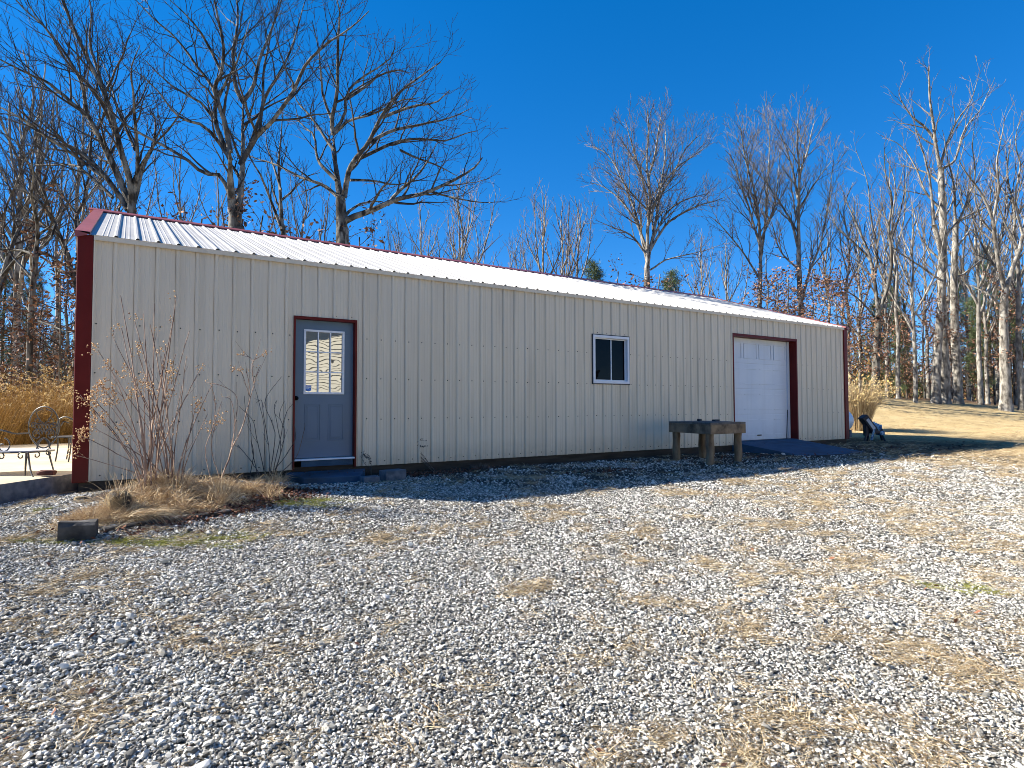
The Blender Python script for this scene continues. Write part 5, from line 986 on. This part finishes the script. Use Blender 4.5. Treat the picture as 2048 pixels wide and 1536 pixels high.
GW = 'trees at the edge of the lawn'
for u, v, D, i, lab in ((1797, 330, 36, 2, 'slender straight tree between the forked dark tree and a pale one'), (1831, 400, 33, 0, 'pale medium trunk standing alone left of the close group of three'), (1938, 400, 41, 2, 'very thin trunk right of the close group of three'), (1962, 330, 35, 0, 'left one of two neighbouring medium trunks before the thick pale tree'), (1976, 430, 36, 1, 'right one of two neighbouring medium trunks before the thick pale tree'), (1998, 300, 42, 2, 'slender trunk partly hidden just left of the thick pale tree'),
      (2043, 250, 33, 0, 'outermost pale trunk at the right edge of the view'), (2034, 380, 38, 1, 'dark thin trunk between the thick pale tree and the view edge'), (1857, 420, 45, 1, 'thin background trunk left of the close group behind the lawn edge'), (1775, 400, 43, 0, 'thin background trunk just right of the forked dark tree'), (1722, 420, 44, 1, 'thin trunk behind the straw grass beside the red corner'), (1815, 450, 50, 2, 'faint far trunk between slender and pale trees'), (1900, 300, 46, 2, 'far trunk glimpsed between the group of three')):
    place(slim[i], u, D, topscale(HS[i], u, v, D), lab, GW)
GO = 'young oaks with clinging brown leaves'
HO = [6.5, 5.0]
for u, v, D, i, lab in ((1240, 545, 36, 0, 'young oak with brown leaves just above the ridge left of the oval crowned trunk'), (1320, 540, 38, 1, 'young oak with brown leaves right of the oval crowned trunk'), (1395, 560, 40, 0, 'sparse young oak in the gap above the last of the red ridge'), (1540, 505, 36, 0, 'densest young oak at the foot of the two tall upright trees'), (1630, 520, 35, 0, 'rusty young oak between the steep limbed tree and roof end'), (1580, 560, 33, 1, 'low rusty young oak touching the sloping roof edge'),
      (1690, 540, 30, 0, 'dark leaved young oak right above the roof end corner'), (1722, 590, 34, 1, 'young oak with dark leaves left of the forked dark tree'), (1800, 600, 38, 0, 'orange brown young oak right of the forked dark tree'), (1850, 585, 38, 0, 'orange brown young oak left of the group of three'), (1905, 640, 42, 1, 'young oak glimpsed between trunks of the group of three'), (1945, 590, 38, 0, 'wide leafy young oak right of the group of three'), (1990, 620, 36, 1, 'young oak in front of the dark V tree on its left'), (2030, 560, 38, 0, 'leafy young oak at the right edge of the view'), (1870, 740, 44, 1, 'low orange young oak close to the ground between trunks'),
      (440, 425, 24, 0, 'young oak with dark leaves at the foot of the thickest trunk'), (395, 455, 25, 1, 'small young oak just clearing the ridge left of the thickest trunk'), (520, 430, 24, 0, 'young oak between the thickest trunk and the two stemmed tree'), (640, 440, 25, 1, 'young oak left of the spreading tree trunk base'), (720, 450, 26, 0, 'young oak right of the spreading tree trunk base'), (330, 430, 26, 1, 'young oak above the ridge right of the many stemmed tree'),
      (130, 480, 20, 0, 'red leaved young oak against the dark red corner of the shed'), (75, 570, 22, 0, 'rusty young oak in front of the pines at the far left'), (20, 590, 23, 0, 'leafy young oak at the left edge of the view'), (105, 620, 26, 1, 'low young oak behind the pale plumed grass clump')):
    place(oaks[i], u, D, topscale(HO[i], u, v, D)*1.0, lab, GO)
HP = [13, 9]
for u, v, D, i, lab in ((8, 470, 34, 0, 'tall dark pine at the far left edge'), (60, 520, 40, 0, 'dark pine behind the thin crooked tree at far left'), (110, 640, 44, 1, 'low dark pine behind the plumed grasses'), (1190, 530, 55, 1, 'small round pine top peeking over the ridge left of the oval crowned tree'), (1345, 550, 58, 1, 'pine top peeking over the ridge right of the oval crowned tree'),
      (1955, 600, 37, 1, 'low bushy pine behind the two neighbouring medium trunks'), (2015, 570, 38, 0, 'broad pine close behind the thick pale tree'), (1815, 640, 42, 1, 'low pine between the slender and the lone pale trunk'), (1760, 600, 44, 1, 'sparse pine behind the forked dark tree'),
      (1985, 500, 48, 0, 'greenish pine behind the dark V tree near the right edge'), (1790, 570, 50, 1, 'thin pine behind the slender straight tree'), (2035, 520, 46, 0, 'pine at the right edge of the view behind pale trunks'), (1925, 540, 50, 0, 'pine right of the group of three trunks')):
    place(pines[i], u, D, topscale(HP[i], u, v, D), lab, 'pines among the bare trees', cat='pine')
# the far-off wood down the slope, one mass
wt = []
for i in range(4):
    A = MB(); 
    for k in range(1):
        h = 10; C, R = limb([(0, 0, -1), (rr_.normal(0, .2), rr_.normal(0, .2), h*.5), (rr_.normal(0, .4), 0, h)], .11, .02); A.tube(C, R, 5, cap=False); acc = (A, A, []); Kf = dict(KC); Kf.update(lv=2, sp=(.55, .6), len=(2.0, .8), rmin=.014, start=.15); spawn(C, R, 0, Kf, acc)
    o = A.build('far_tree', M['twig_pale' if i % 2 else 'twig'], link=False); wt.append(o)
sb = []
for i in range(3):
    Lb = MB(); P = rr_.normal(0, 1, (60, 3))*[1.0, 1.0, .8]+[0, 0, 1.6]; leaves(Lb, P, 900, .22, .085, flat=1.0); sb.append(Lb.build('brush', [M['needle'], M['oakleaf'], M['plume']][i], link=False))
def wood(name, protos, n, d0, d1, a0, a1, s0, s1):
    D = np.sqrt(RNG.uniform(d0*d0, d1*d1, n)); t = RNG.uniform(a0, a1, n); x = CP[0]+D*0.538+t*D*0.843; y = CP[1]+D*0.843-t*D*0.538; s_ = RNG.uniform(s0, s1, n)
    o = scatter(name, protos, np.stack([x, y, g(x, y)-.1], -1), np.stack([x*0, x*0, RNG.uniform(0, 6.28, n)], -1), np.stack([s_]*3, -1)); return o
wood('far_wood', wt, 420, 52, 130, .45, 1.05, .8, 1.3)
wood('far_brush', sb, 330, 42, 120, .5, 1.05, .7, 1.6)
wood('far_wood', wt, 260, 40, 110, -1.05, -.55, .8, 1.2)
wood('far_brush', sb, 200, 30, 90, -1.1, -.6, .8, 1.6)
wood('far_wood', wt, 90, 70, 140, -.55, .45, .5, .7)
